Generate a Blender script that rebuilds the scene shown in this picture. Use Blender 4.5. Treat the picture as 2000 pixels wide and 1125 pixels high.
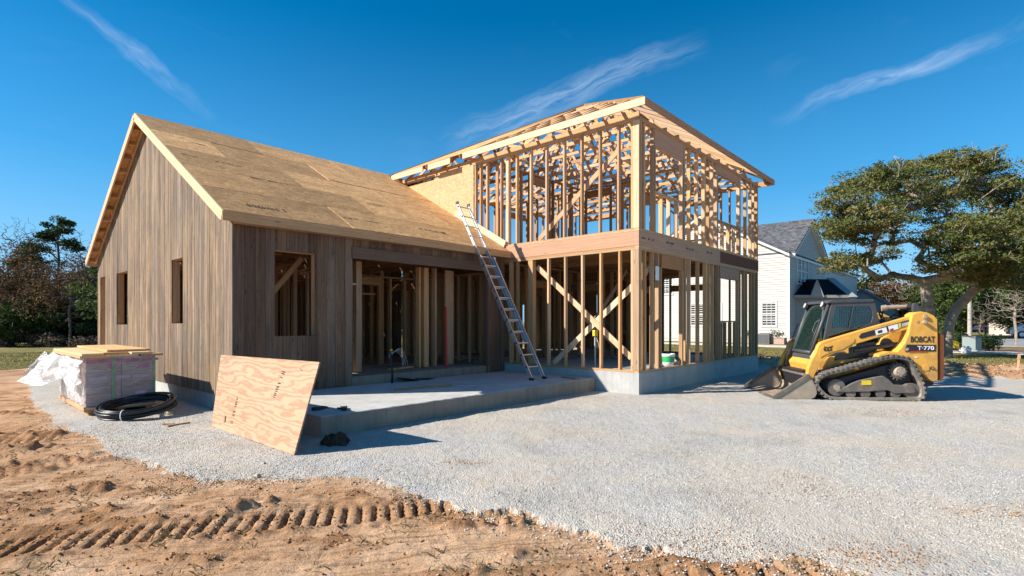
import bpy, math, random
import numpy as np
from mathutils import Vector, Matrix
R = math.radians
random.seed(7); rng = np.random.default_rng(11)
for o in list(bpy.data.objects): bpy.data.objects.remove(o)
scn = bpy.context.scene
COL = scn.collection
# ------------------------------------------------------------------ camera
FPX, Y0, CX, CY, CH, YAW = 1043.46, 628.96, -10.49, -5.739, 1.6, .837
cam = bpy.data.cameras.new('camera'); camo = bpy.data.objects.new('camera', cam); COL.objects.link(camo)
camo.location = (CX, CY, CH); camo.rotation_euler = (math.pi/2, 0, -YAW)
cam.sensor_width = 36; cam.lens = FPX/2000*36; cam.shift_y = (Y0-562.5)/2000
cam.clip_start = .05; cam.clip_end = 5000
scn.camera = camo
# ------------------------------------------------------------------ world, sun
SUN_EL = 34.7; LX, LY = .803, -.595          # horizontal travel direction of the light
scn.view_settings.view_transform = 'Standard'; scn.view_settings.look = 'None'
scn.view_settings.exposure = 0.84; scn.view_settings.gamma = 1
sun = bpy.data.lights.new('sun', 'SUN'); sun.energy = 4.8; sun.angle = R(.55); sun.color = (1, .94, .855)
suno = bpy.data.objects.new('sun', sun); COL.objects.link(suno)
ce, se = math.cos(R(SUN_EL)), math.sin(R(SUN_EL))
suno.rotation_euler = Vector((LX*ce, LY*ce, -se)).to_track_quat('-Z', 'Y').to_euler()
suno.location = (-30, 20, 40)
W = bpy.data.worlds.new('World'); scn.world = W; W.use_nodes = True

class NT:
    """tiny node helper"""
    def __init__(s, tree): s.t = tree; s.n = tree.nodes; s.l = tree.links
    def new(s, typ, inp=None, **kw):
        n = s.n.new(typ)
        for k, v in kw.items(): setattr(n, k, v)
        if inp:
            for k, v in inp.items():
                if hasattr(v, 'is_linked') or hasattr(v, 'links'): s.l.new(v, n.inputs[k])
                else: n.inputs[k].default_value = v
        return n
    def math(s, op, a, b=None, c=None, clamp=False):
        n = s.n.new('ShaderNodeMath'); n.operation = op; n.use_clamp = clamp
        for i, v in enumerate((a, b, c)):
            if v is None: continue
            if isinstance(v, (int, float)): n.inputs[i].default_value = v
            else: s.l.new(v, n.inputs[i])
        return n.outputs[0]
    def vmath(s, op, a, b=None, out=0):
        n = s.n.new('ShaderNodeVectorMath'); n.operation = op
        for i, v in enumerate((a, b)):
            if v is None: continue
            if isinstance(v, (tuple, list)): n.inputs[i].default_value = v
            else: s.l.new(v, n.inputs[i])
        return n.outputs[out]
    def mix(s, f, a, b, bt='MIX'):
        n = s.n.new('ShaderNodeMix'); n.data_type = 'RGBA'; n.blend_type = bt
        for k, v in ((0, f), (6, a), (7, b)):
            if isinstance(v, (int, float)): n.inputs[k].default_value = v
            elif isinstance(v, (tuple, list)): n.inputs[k].default_value = (*v[:3], 1)
            else: s.l.new(v, n.inputs[k])
        return n.outputs[2]
    def ramp(s, f, stops):
        n = s.n.new('ShaderNodeValToRGB'); s.l.new(f, n.inputs[0]); cr = n.color_ramp
        while len(cr.elements) < len(stops): cr.elements.new(.5)
        for e, (p, c) in zip(cr.elements, stops):
            e.position = p; e.color = (c, c, c, 1) if isinstance(c, (int, float)) else (*c, 1)
        return n.outputs[0]
    def noise(s, vec, scale, detail=3, rough=.55, dist=0, out=0):
        n = s.n.new('ShaderNodeTexNoise'); n.inputs['Scale'].default_value = scale
        n.inputs['Detail'].default_value = detail; n.inputs['Roughness'].default_value = rough
        n.inputs['Distortion'].default_value = dist
        if vec is not None: s.l.new(vec, n.inputs['Vector'])
        return n.outputs[out]

def cdir(px, py):   # direction of a picture point, used to lay out the cirrus streaks in the sky
    a = (px-1000)/FPX; fx, fy = math.sin(YAW), math.cos(YAW)
    return Vector((fx+a*fy, fy-a*fx, -(py-Y0)/FPX)).normalized()
t = NT(W.node_tree); W.node_tree.nodes.clear()
sky = t.new('ShaderNodeTexSky', sky_type='NISHITA', sun_disc=False, sun_elevation=R(SUN_EL),
            sun_rotation=math.atan2(-LX, -LY), altitude=0, air_density=1.0, dust_density=.35, ozone_density=3.0)
tc = t.new('ShaderNodeTexCoord').outputs['Generated']
hs = t.new('ShaderNodeHueSaturation', {'Hue': .494, 'Saturation': 1.62, 'Value': 1.0, 'Color': sky.outputs[0]})
cl_total = None
for (pa, pb, w, dens, seed) in (((60, -60), (430, 235), .012, .42, 0), ((850, 290), (1390, 75), .028, .42, 5), ((1500, 245), (2080, 15), .012, .46, 9)):
    A, B = cdir(*pa), cdir(*pb); N = A.cross(B).normalized(); M = (A+B).normalized(); T = N.cross(M)
    half = math.tan(A.angle(B)/2)
    dM = t.vmath('DOT_PRODUCT', tc, tuple(M), 1); dN = t.vmath('DOT_PRODUCT', tc, tuple(N), 1); dT = t.vmath('DOT_PRODUCT', tc, tuple(T), 1)
    dMc = t.math('MAXIMUM', dM, .05)
    s_ = t.math('DIVIDE', dT, dMc); v_ = t.math('DIVIDE', dN, dMc)
    cx = t.new('ShaderNodeCombineXYZ', {0: s_, 1: v_, 2: float(seed)}).outputs[0]
    wob = t.math('MULTIPLY', t.math('SUBTRACT', t.noise(cx, 5, 4, .6), .5), .07)
    v2 = t.math('ADD', v_, wob)
    sc = t.vmath('MULTIPLY', t.new('ShaderNodeCombineXYZ', {0: t.math('ADD', s_, t.math('MULTIPLY', v_, 1.2)), 1: v2, 2: float(seed)}).outputs[0], (12, 85, 1))
    fib = t.math('SUBTRACT', t.math('MULTIPLY', t.noise(sc, 1.0, 7, .62, .8), 2.4), .72, clamp=True)
    band = t.math('SUBTRACT', 1, t.math('DIVIDE', t.math('ABSOLUTE', v2), w), clamp=True)
    band = t.math('POWER', band, .8)
    ends = t.math('MULTIPLY', t.math('SUBTRACT', half, t.math('ABSOLUTE', s_)), 7.0, clamp=True)
    m = t.math('MULTIPLY', t.math('MULTIPLY', band, ends), t.math('MULTIPLY', fib, dens))
    m = t.math('MULTIPLY', m, t.math('GREATER_THAN', dM, .1))
    cl_total = m if cl_total is None else t.math('ADD', cl_total, m, clamp=True)
wisp = t.noise(t.vmath('MULTIPLY', tc, (3, 7, 16)), 1.0, 6, .6, .6)
wisp = t.math('MULTIPLY', t.math('SUBTRACT', wisp, .60, clamp=True), .12)
cl_total = t.math('ADD', cl_total, wisp, clamp=True)
hz = t.new('ShaderNodeSeparateXYZ', {0: tc}).outputs[2]
low = t.math('POWER', t.math('SUBTRACT', 1.0, t.math('MULTIPLY', t.math('MAXIMUM', hz, 0.0), 2.0), clamp=True), 1.5)
skyb = t.mix(t.math('MULTIPLY', low, .85), hs.outputs[0], (1.75, 4.2, 7.3))
skyc = t.mix(cl_total, skyb, (5.8, 6.8, 8.4))
bg = t.new('ShaderNodeBackground', {'Color': skyc, 'Strength': .080})
wo = t.new('ShaderNodeOutputWorld', {'Surface': bg.outputs[0]})

# ------------------------------------------------------------------ helpers
def cw(rt, dep):            # camera ground frame (metres right, metres ahead) -> world
    fx, fy = math.sin(YAW), math.cos(YAW)
    return CX+rt*fy+dep*fx, CY-rt*fx+dep*fy
def at(px, dep): return cw((px-1000)/FPX*dep, dep)      # a place dep metres ahead
def zat(py, dep): return CH-(py-Y0)/FPX*dep
def tag(o, label=None, cat=None, group=None, kind=None):
    if label: o['label'] = label
    if cat: o['category'] = cat
    if group: o['group'] = group
    if kind: o['kind'] = kind
    return o
def thing(name, label, cat, loc=(0, 0, 0), rz=0, group=None):
    o = bpy.data.objects.new(name, None); COL.objects.link(o); o.empty_display_size = .2
    o.location = loc; o.rotation_euler = (0, 0, rz)
    return tag(o, label, cat, group)
def finish(name, me, mat, parent=None, smooth=False):
    me.materials.append(mat)
    if smooth: me.polygons.foreach_set('use_smooth', [True]*len(me.polygons))
    o = bpy.data.objects.new(name, me); COL.objects.link(o)
    if parent is not None: o.parent = parent
    return o
class MB:
    def __init__(s): s.v = []; s.f = []; s.r = []; s.g = []
    def _add(s, vs, fs, gs=None, rnd=None):
        b = len(s.v); rr = random.random() if rnd is None else rnd
        s.v += [tuple(p) for p in vs]; s.f += [tuple(b+i for i in f) for f in fs]
        s.r += [rr]*len(vs)
        if gs is None: gs = vs
        s.g += [tuple(p) for p in gs]; return s
    def obox(s, c, a, b, d, rnd=None):      # centre and three half vectors, a along the grain
        c, a, b, d = Vector(c), Vector(a), Vector(b), Vector(d)
        la, lb, ld = a.length, b.length, d.length; off = Vector((random.random()*40, random.random()*40, random.random()*40))
        vs = []; gs = []
        for i in (-1, 1):
            for j in (-1, 1):
                for k in (-1, 1):
                    vs.append(c+a*i+b*j+d*k); gs.append(off+Vector((i*la, j*lb, k*ld)))
        fs = [(0,1,3,2),(4,6,7,5),(0,4,5,1),(2,3,7,6),(0,2,6,4),(1,5,7,3)]
        if a.cross(b).dot(d) < 0: fs = [f[::-1] for f in fs]
        return s._add(vs, fs, gs, rnd)
    def box(s, x0, x1, y0, y1, z0, z1, rnd=None):
        c = ((x0+x1)/2, (y0+y1)/2, (z0+z1)/2); h = [Vector(((x1-x0)/2,0,0)), Vector((0,(y1-y0)/2,0)), Vector((0,0,(z1-z0)/2))]
        h.sort(key=lambda q: -q.length)
        return s.obox(c, *h, rnd=rnd)
    def beam(s, p0, p1, w, h, up=(0,0,1), rnd=None):   # w across, h along up
        p0, p1 = Vector(p0), Vector(p1); d = p1-p0; a = d/2; dn = d.normalized()
        up = Vector(up); sd = dn.cross(up).normalized(); u2 = sd.cross(dn).normalized()
        return s.obox((p0+p1)/2, a, sd*(w/2), u2*(h/2), rnd)
    def prism(s, poly, m0, m1, rnd=None):   # poly of (u,v); m0/m1 map (u,v)->3D for the two caps
        n = len(poly); A = [m0(*p) for p in poly]; B = [m1(*p) for p in poly]
        fs = [tuple(range(n))[::-1], tuple(range(n, 2*n))]+[(i, (i+1) % n, n+(i+1) % n, n+i) for i in range(n)]
        area = sum(poly[i][0]*poly[(i+1)%n][1]-poly[(i+1)%n][0]*poly[i][1] for i in range(n))
        s._add(A+B, fs, rnd=rnd); s.fix = True; return s
    def cyl(s, p0, p1, r0, r1=None, n=16, caps=True, rnd=None):
        r1 = r0 if r1 is None else r1
        p0, p1 = Vector(p0), Vector(p1); d = (p1-p0).normalized(); q = d.orthogonal().normalized(); w = d.cross(q)
        vs = []
        for p, r in ((p0, r0), (p1, r1)):
            for i in range(n):
                a = 2*math.pi*i/n; vs.append(p+(q*math.cos(a)+w*math.sin(a))*r)
        fs = [(i, (i+1) % n, n+(i+1) % n, n+i) for i in range(n)]
        if caps: fs += [tuple(range(n))[::-1], tuple(range(n, 2*n))]
        return s._add(vs, fs, rnd=rnd)
    def tube(s, pts, r, n=8, closed=False, rnd=None):
        P = [Vector(p) for p in pts]; m = len(P); vs = []; rr = r if hasattr(r, '__len__') else [r]*m
        q = None
        for i in range(m):
            if closed: d = P[(i+1) % m]-P[i-1]
            else: d = P[min(i+1, m-1)]-P[max(i-1, 0)]
            d.normalize()
            q = d.orthogonal().normalized() if q is None else (q-d*q.dot(d)).normalized()
            w = d.cross(q)
            for k in range(n):
                a = 2*math.pi*k/n; vs.append(P[i]+(q*math.cos(a)+w*math.sin(a))*rr[i])
        fs = []
        for i in range(m if closed else m-1):
            j = (i+1) % m
            for k in range(n):
                fs.append((i*n+k, i*n+(k+1) % n, j*n+(k+1) % n, j*n+k))
        if not closed: fs += [tuple(range(n))[::-1], tuple(range((m-1)*n, m*n))]
        return s._add(vs, fs, rnd=rnd)
    def lathe(s, prof, c=(0,0,0), n=24, rnd=None):
        vs = []; c = Vector(c)
        for (r, z) in prof:
            for k in range(n):
                a = 2*math.pi*k/n; vs.append(c+Vector((r*math.cos(a), r*math.sin(a), z)))
        fs = [(i*n+k, i*n+(k+1) % n, (i+1)*n+(k+1) % n, (i+1)*n+k) for i in range(len(prof)-1) for k in range(n)]
        return s._add(vs, fs, rnd=rnd)
    def grid(s, fn, nu, nv, rnd=None):
        vs = [fn(i/nu, j/nv) for i in range(nu+1) for j in range(nv+1)]
        fs = [(i*(nv+1)+j, (i+1)*(nv+1)+j, (i+1)*(nv+1)+j+1, i*(nv+1)+j+1) for i in range(nu) for j in range(nv)]
        return s._add(vs, fs, rnd=rnd)
    def build(s, name, mat, parent=None, smooth=False, bevel=0, solid=0, sub=0):
        me = bpy.data.meshes.new(name); me.from_pydata(s.v, [], s.f)
        a = me.attributes.new('rnd', 'FLOAT', 'POINT'); a.data.foreach_set('value', s.r)
        g = me.attributes.new('gc', 'FLOAT_VECTOR', 'POINT'); g.data.foreach_set('vector', np.array(s.g, dtype=np.float32).ravel())
        if getattr(s, 'fix', False):
            import bmesh
            bm = bmesh.new(); bm.from_mesh(me); bmesh.ops.recalc_face_normals(bm, faces=bm.faces); bm.to_mesh(me); bm.free()
        me.update()
        o = finish(name, me, mat, parent, smooth)
        if sub: m = o.modifiers.new('sub', 'SUBSURF'); m.levels = m.render_levels = sub
        if solid: m = o.modifiers.new('solid', 'SOLIDIFY'); m.thickness = solid; m.offset = 0
        if bevel: m = o.modifiers.new('bevel', 'BEVEL'); m.width = bevel; m.segments = 2; m.limit_method = 'ANGLE'; m.angle_limit = R(40)
        return o
def npmesh(name, V, F, mat, parent=None, smooth=False, rnd=None):
    """V (n,3), F (m,k) numpy"""
    me = bpy.data.meshes.new(name); k = F.shape[1]
    me.vertices.add(len(V)); me.vertices.foreach_set('co', V.astype(np.float32).ravel())
    me.loops.add(F.size); me.loops.foreach_set('vertex_index', F.astype(np.int32).ravel())
    me.polygons.add(len(F)); me.polygons.foreach_set('loop_start', np.arange(0, F.size, k, dtype=np.int32))
    try: me.polygons.foreach_set('loop_total', np.full(len(F), k, dtype=np.int32))
    except Exception: pass
    if rnd is not None:
        a = me.attributes.new('rnd', 'FLOAT', 'POINT'); a.data.foreach_set('value', rnd.astype(np.float32))
    me.update(calc_edges=True); me.validate()
    return finish(name, me, mat, parent, smooth)

# ------------------------------------------------------------------ materials
def M(name, rough=.7, metal=0, spec=.5):
    m = bpy.data.materials.new(name); m.use_nodes = True; m.node_tree.nodes.clear()
    t = NT(m.node_tree); b = t.new('ShaderNodeBsdfPrincipled', {'Roughness': rough, 'Metallic': metal, 'Specular IOR Level': spec})
    out = t.new('ShaderNodeOutputMaterial', {'Surface': b.outputs[0]})
    return m, t, b, out
def bump(t, b, h, strength, dist):
    n = t.new('ShaderNodeBump', {'Strength': strength, 'Distance': dist, 'Height': h}); t.l.new(n.outputs[0], b.inputs['Normal'])
def attr(t, n, out): return t.new('ShaderNodeAttribute', attribute_name=n).outputs[out]
def wood(name, light, dark, knot=.0, contrast=1, rough=.75, var=.35, stain=0, warm=None, tan=0):
    m, t, b, o = M(name, rough, 0, .3)
    gc = attr(t, 'gc', 'Vector'); rn = attr(t, 'rnd', 'Fac')
    g1 = t.noise(t.vmath('MULTIPLY', gc, (1.2, 26, 26)), 1, 5, .6, .6)
    g2 = t.noise(t.vmath('MULTIPLY', gc, (4, 110, 110)), 1, 3, .6)
    f = t.math('ADD', t.math('MULTIPLY', g1, .7), t.math('MULTIPLY', g2, .3))
    c = t.mix(t.ramp(f, [(.5-.22/contrast, 0), (.5+.22/contrast, 1)]), dark, light)
    if knot:
        vo = t.new('ShaderNodeTexVoronoi', {'Scale': 1.0, 'Vector': t.vmath('MULTIPLY', gc, (2.6, 9, 9))})
        k = t.ramp(vo.outputs['Distance'], [(.05, 1), (.17, 0)])
        c = t.mix(t.math('MULTIPLY', k, knot), c, tuple(x*.35 for x in dark))
    if stain:
        s = t.noise(t.vmath('MULTIPLY', gc, (.5, 3, 3)), 1, 4, .65)
        c = t.mix(t.math('MULTIPLY', t.ramp(s, [(.42, 0), (.68, 1)]), stain), c, warm or (.12, .10, .09))
    if tan:
        oc = t.new('ShaderNodeTexCoord').outputs['Object']
        p1 = t.noise(t.vmath('MULTIPLY', oc, (1.6, 1.6, .45)), 1.3, 5, .65); p2 = t.noise(t.vmath('MULTIPLY', oc, (9, 9, .6)), 1.2, 4, .7)
        c = t.mix(t.math('MULTIPLY', t.ramp(p1, [(.5, 0), (.64, 1)]), tan), c, (.36, .24, .135))
        c = t.mix(t.math('MULTIPLY', t.ramp(p2, [(.52, 0), (.66, 1)]), tan*.9), c, tuple(x*.75 for x in dark))
        sp = t.new('ShaderNodeTexVoronoi', {'Scale': 1.0, 'Vector': t.vmath('MULTIPLY', gc, (5, 16, 16))})
        c = t.mix(t.math('MULTIPLY', t.ramp(sp.outputs['Distance'], [(.10, 1), (.2, 0)]), .5), c, tuple(x*.4 for x in dark))
    hv = t.new('ShaderNodeHueSaturation', {'Hue': .5, 'Saturation': t.math('ADD', .85, t.math('MULTIPLY', t.math('FRACT', t.math('MULTIPLY', rn, 7.3)), .3)),
               'Value': t.math('ADD', 1-var/2, t.math('MULTIPLY', rn, var)), 'Color': c})
    t.l.new(hv.outputs[0], b.inputs['Base Color'])
    bump(t, b, g2, .35, .002)
    return m
def plain(name, col, rough=.6, metal=0, nz=.12, scale=6, bumpd=0, spec=.5, coord='Object'):
    m, t, b, o = M(name, rough, metal, spec)
    oc = t.new('ShaderNodeTexCoord').outputs[coord]
    n = t.noise(oc, scale, 5, .6)
    c = t.mix(t.ramp(n, [(.3, 0), (.7, 1)]), tuple(x*(1-nz) for x in col), tuple(min(1, x*(1+nz)) for x in col))
    t.l.new(c, b.inputs['Base Color'])
    if bumpd: bump(t, b, t.noise(oc, scale*6, 4, .6), .5, bumpd)
    return m
LUM = wood('framing_lumber', (.63, .405, .225), (.42, .235, .11), knot=.7, var=.55, contrast=1.2)
LUMB = wood('framing_lumber_dark_shaded', (.47, .275, .14), (.28, .15, .07), knot=.5, var=.5)  # darker framing lumber; shade of the interior is put into its colour
LUMR = wood('rim_lumber', (.56, .31, .17), (.40, .20, .10), knot=.55, var=.2)
LUMD = wood('dark_rim_lumber', (.22, .10, .06), (.14, .06, .038), knot=.1, var=.2)
LUMW = wood('pale_trim_lumber', (.74, .57, .36), (.60, .42, .24), knot=.3, var=.15)
SIDG = wood('weathered_siding', (.30, .21, .13), (.085, .058, .038), knot=.9, var=.55, stain=.5, warm=(.165, .125, .095), contrast=1.7, tan=.6)
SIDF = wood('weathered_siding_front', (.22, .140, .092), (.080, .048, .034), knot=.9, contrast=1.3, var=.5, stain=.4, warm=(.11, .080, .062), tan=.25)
PORB = wood('porch_beam_wood', (.20, .125, .085), (.11, .068, .046), knot=.2, var=.1, stain=.3)
def osb(name, base, dk, scale=16, var=.25, weather=.3):
    m, t, b, o = M(name, .8, 0, .25)
    gc = attr(t, 'gc', 'Vector'); rn = attr(t, 'rnd', 'Fac')
    v1 = t.new('ShaderNodeTexVoronoi', {'Scale': 1.0, 'Randomness': 1.0, 'Vector': t.vmath('MULTIPLY', gc, (scale*.8, scale*2.0, scale*2.0))})
    v2 = t.new('ShaderNodeTexVoronoi', {'Scale': 1.0, 'Vector': t.vmath('MULTIPLY', gc, (scale*2.4, scale*1.1, scale*1.1))})
    r1 = t.vmath('DOT_PRODUCT', v1.outputs['Color'], (.33, .33, .33), 1); r2 = t.vmath('DOT_PRODUCT', v2.outputs['Color'], (.33, .33, .33), 1)
    f = t.math('ADD', t.math('MULTIPLY', r1, .55), t.math('MULTIPLY', r2, .45))
    c = t.mix(t.ramp(f, [(.25, 0), (.75, 1)]), dk, base)
    w = t.noise(t.vmath('MULTIPLY', gc, (1.1, 2.2, 2.2)), 1, 5, .65)
    c = t.mix(t.math('MULTIPLY', t.ramp(w, [(.4, 0), (.7, 1)]), weather), c, tuple(x*.62 for x in dk))
    hv = t.new('ShaderNodeHueSaturation', {'Value': t.math('ADD', 1-var/2, t.math('MULTIPLY', rn, var)), 'Color': c})
    t.l.new(hv.outputs[0], b.inputs['Base Color']); bump(t, b, f, .4, .003)
    return m
OSBR = osb('osb_roof_deck', (.78, .46, .20), (.46, .245, .095), 11, .6, .55)
OSBW = osb('osb_wall_panel', (.66, .46, .25), (.50, .31, .15), 16, .12, .15)
def plywood():
    m, t, b, o = M('plywood_sheet', .7, 0, .3)
    gc = attr(t, 'gc', 'Vector')
    w = t.noise(t.vmath('MULTIPLY', gc, (.9, 3.6, 1)), 1, 4, .55)
    w2 = t.noise(t.vmath('MULTIPLY', gc, (.55, 1.7, 1)), 1.0, 3, .5)
    sep = t.new('ShaderNodeSeparateXYZ', {0: gc})
    ph = t.math('ADD', t.math('MULTIPLY', sep.outputs[1], 66), t.math('MULTIPLY', w, 40))
    ph = t.math('ADD', ph, t.math('MULTIPLY', w2, 26))
    s = t.math('MULTIPLY', t.math('ADD', t.math('SINE', ph), 1), .5)
    fine = t.noise(t.vmath('MULTIPLY', gc, (6, 140, 1)), 1, 3)
    c = t.mix(t.ramp(s, [(.35, 0), (.95, 1)]), (.47, .30, .18), (.34, .19, .10))
    c = t.mix(t.math('MULTIPLY', fine, .3), c, (.47, .31, .20))
    t.l.new(c, b.inputs['Base Color']); bump(t, b, s, .2, .002); return m
PLY = plywood()
def concrete(name, col, streak=1.0, seam=1.22, dark=.5):
    m, t, b, o = M(name, .9, 0, .25)
    oc = t.new('ShaderNodeTexCoord').outputs['Object']
    n = t.noise(oc, 2.2, 7, .7); n2 = t.noise(oc, 34, 4, .6); n3 = t.noise(t.vmath('MULTIPLY', oc, (6, 6, .7)), 1.2, 5, .7)
    c = t.mix(t.ramp(n, [(.3, 0), (.7, 1)]), tuple(x*.78 for x in col), tuple(min(1, x*1.12) for x in col))
    c = t.mix(t.math('MULTIPLY', t.ramp(n3, [(.45, 0), (.72, 1)]), dark*streak), c, tuple(x*.55 for x in col))
    c = t.mix(t.math('MULTIPLY', t.ramp(n2, [(.55, 0), (.75, 1)]), .25), c, tuple(x*.6 for x in col))
    t.l.new(c, b.inputs['Base Color']); bump(t, b, t.math('ADD', n, t.math('MULTIPLY', n2, .5)), .5, .006); return m
CONW = concrete('foundation_concrete', (.44, .435, .41), 1.0, dark=.35)
CONS = concrete('slab_concrete', (.50, .485, .45), .4, dark=.25)
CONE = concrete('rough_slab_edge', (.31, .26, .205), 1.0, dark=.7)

# ground materials
def ground_mats():
    out = {}
    # --- gravel
    m, t, b, o = M('crushed_gravel', .95, 0, .15)
    oc = t.new('ShaderNodeTexCoord').outputs['Object']
    v = t.new('ShaderNodeTexVoronoi', {'Scale': 78.0, 'Vector': oc}); v2 = t.new('ShaderNodeTexVoronoi', {'Scale': 40.0, 'Vector': oc})
    r = t.vmath('DOT_PRODUCT', v.outputs['Color'], (.33, .33, .33), 1)
    big = t.noise(oc, .55, 6, .62, .5); mid = t.noise(oc, 2.3, 5, .65)
    c = t.ramp(r, [(.05, (.26, .245, .22)), (.5, (.435, .417, .382)), (.95, (.63, .61, .575))])
    fines = (.50, .435, .35)
    c = t.mix(t.math('MULTIPLY', t.ramp(big, [(.42, 0), (.60, 1)]), .75), c, fines)
    c = t.mix(t.math('MULTIPLY', t.ramp(mid, [(.57, 0), (.72, 1)]), .65), c, (.50, .36, .23))
    gp = t.noise(oc, .9, 4, .6); 
    c = t.mix(t.math('MULTIPLY', t.ramp(gp, [(.52, 0), (.66, 1)]), .45), c, (.29, .27, .24))
    t.l.new(c, b.inputs['Base Color'])
    h = t.math('ADD', t.math('MULTIPLY', v.outputs['Distance'], -1.0), t.math('MULTIPLY', v2.outputs['Distance'], -.7))
    h = t.math('ADD', h, t.math('MULTIPLY', mid, .6))
    bump(t, b, h, .7, .013); out['gravel'] = m
    # --- dirt
    m, t, b, o = M('orange_clay_dirt', .95, 0, .12)
    oc = t.new('ShaderNodeTexCoord').outputs['Object']; h01 = attr(t, 'rnd', 'Fac')
    n1 = t.noise(oc, .8, 6, .62, .6); n2 = t.noise(oc, 6, 6, .7); n3 = t.noise(oc, 40, 5, .7)
    an = t.noise(t.vmath('MULTIPLY', t.new('ShaderNodeMapping', {'Vector': oc, 'Rotation': (0, 0, R(38))}).outputs[0], (1.2, 9, 1)), 1.2, 5, .65, .4)
    c = t.mix(t.ramp(n1, [(.34, 0), (.64, 1)]), (.43, .225, .105), (.66, .445, .28))
    c = t.mix(t.math('MULTIPLY', t.ramp(an, [(.5, 0), (.72, 1)]), .6), c, (.27, .125, .05))
    c = t.mix(t.math('MULTIPLY', t.ramp(n2, [(.55, 0), (.75, 1)]), .45), c, (.31, .20, .105))
    c = t.mix(t.math('MULTIPLY', t.ramp(n3, [(.55, 0), (.8, 1)]), .3), c, (.22, .13, .07))
    st2 = t.noise(t.vmath('MULTIPLY', t.new('ShaderNodeMapping', {'Vector': oc, 'Rotation': (0, 0, R(34))}).outputs[0], (.5, 14, 1)), 2.0, 6, .7, .8)
    c = t.mix(t.math('MULTIPLY', t.ramp(st2, [(.52, 0), (.62, 1)]), .65), c, (.23, .125, .06))
    v_ = t.noise(oc, 2.6, 7, .75, 1.0)
    c = t.mix(t.math('MULTIPLY', t.ramp(v_, [(.56, 0), (.70, 1)]), .6), c, (.19, .11, .06))
    c = t.mix(t.math('MULTIPLY', h01, .8), c, (.25, .115, .045))
    t.l.new(c, b.inputs['Base Color'])
    bump(t, b, t.math('ADD', t.math('ADD', t.math('MULTIPLY', n2, .5), t.math('MULTIPLY', n3, .5)), t.math('MULTIPLY', st2, .6)), 1.0, .035); out['dirt'] = m
    # --- lawn
    m, t, b, o = M('autumn_lawn', .95, 0, .1)
    oc = t.new('ShaderNodeTexCoord').outputs['Object']
    n1 = t.noise(oc, .5, 5, .6); n2 = t.noise(oc, 14, 5, .75)
    c = t.mix(t.ramp(n1, [(.35, 0), (.65, 1)]), (.19, .165, .055), (.29, .235, .095))
    c = t.mix(t.math('MULTIPLY', t.ramp(n2, [(.42, 0), (.68, 1)]), .6), c, (.085, .095, .028))
    t.l.new(c, b.inputs['Base Color']); bump(t, b, n2, 1, .05); out['lawn'] = m
    return out
GM = ground_mats()
MULCH = plain('red_mulch', (.22, .10, .055), .95, nz=.4, scale=9, bumpd=.05)
ASPH = plain('road_surface', (.27, .265, .255), .9, nz=.1, scale=.7)
PATHM = plain('pale_path_concrete', (.55, .50, .43), .9, nz=.08, scale=1.2)
PAINTY = None
def paint(name, col, dirt=(.20, .14, .09), amt=.35, rough=.42, scale=2.4, metal=0, low=True):
    m, t, b, o = M(name, rough, metal, .5)
    oc = t.new('ShaderNodeTexCoord').outputs['Object']
    n = t.noise(oc, scale, 8, .72, .3); n2 = t.noise(oc, scale*9, 4, .7)
    f = t.math('MULTIPLY', t.ramp(n, [(.48, 0), (.74, 1)]), amt)
    if low:
        z = t.new('ShaderNodeSeparateXYZ', {0: oc}).outputs[2]
        lz = t.math('MULTIPLY', t.math('SUBTRACT', 1.0, t.math('MULTIPLY', z, 1.2), clamp=True), t.math('ADD', .25, n2))
        f = t.math('ADD', f, t.math('MULTIPLY', lz, amt*.7), clamp=True)
    c = t.mix(f, col, dirt)
    sp = t.ramp(n2, [(.66, 0), (.74, 1)])
    c = t.mix(t.math('MULTIPLY', sp, amt*.8), c, tuple(x*.6 for x in dirt))
    t.l.new(c, b.inputs['Base Color']); t.l.new(t.math('ADD', rough, t.math('MULTIPLY', f, .5), clamp=True), b.inputs['Roughness'])
    bump(t, b, n2, .12, .003); return m
YEL = paint('yellow_machine_paint', (.80, .40, .062), amt=.68)
ORG = paint('orange_rear_paint', (.62, .17, .035))
CABG = paint('dark_grey_cab_paint', (.060, .064, .070), amt=.2, rough=.45)
BLK = plain('black_plastic', (.02, .02, .022), .5, nz=.2)
RUB = paint('dusty_rubber', (.10, .092, .085), dirt=(.33, .28, .22), amt=.9, rough=.85, scale=5)
STL = paint('worn_steel', (.34, .275, .20), dirt=(.48, .36, .24), amt=.9, rough=.55, scale=4, low=False)
STLD = paint('dirty_undercarriage_steel', (.13, .115, .10), dirt=(.32, .23, .15), amt=.8, rough=.7, scale=6, low=False)
ALU = plain('aluminium', (.62, .63, .64), .38, .85, nz=.08, scale=14)
WHT = plain('white_paint', (.78, .78, .76), .55, nz=.04)
INK = plain('black_ink', (.035, .028, .022), .8)
WHL = plain('white_lettering', (.8, .8, .8), .5)
REDM = plain('red_paint', (.45, .03, .025), .5)
YELL = plain('bright_yellow_plastic', (.75, .55, .03), .45)
GRN = plain('green_plastic', (.03, .42, .12), .4)
LENS = plain('lamp_lens', (.75, .75, .72), .15, .3)
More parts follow.
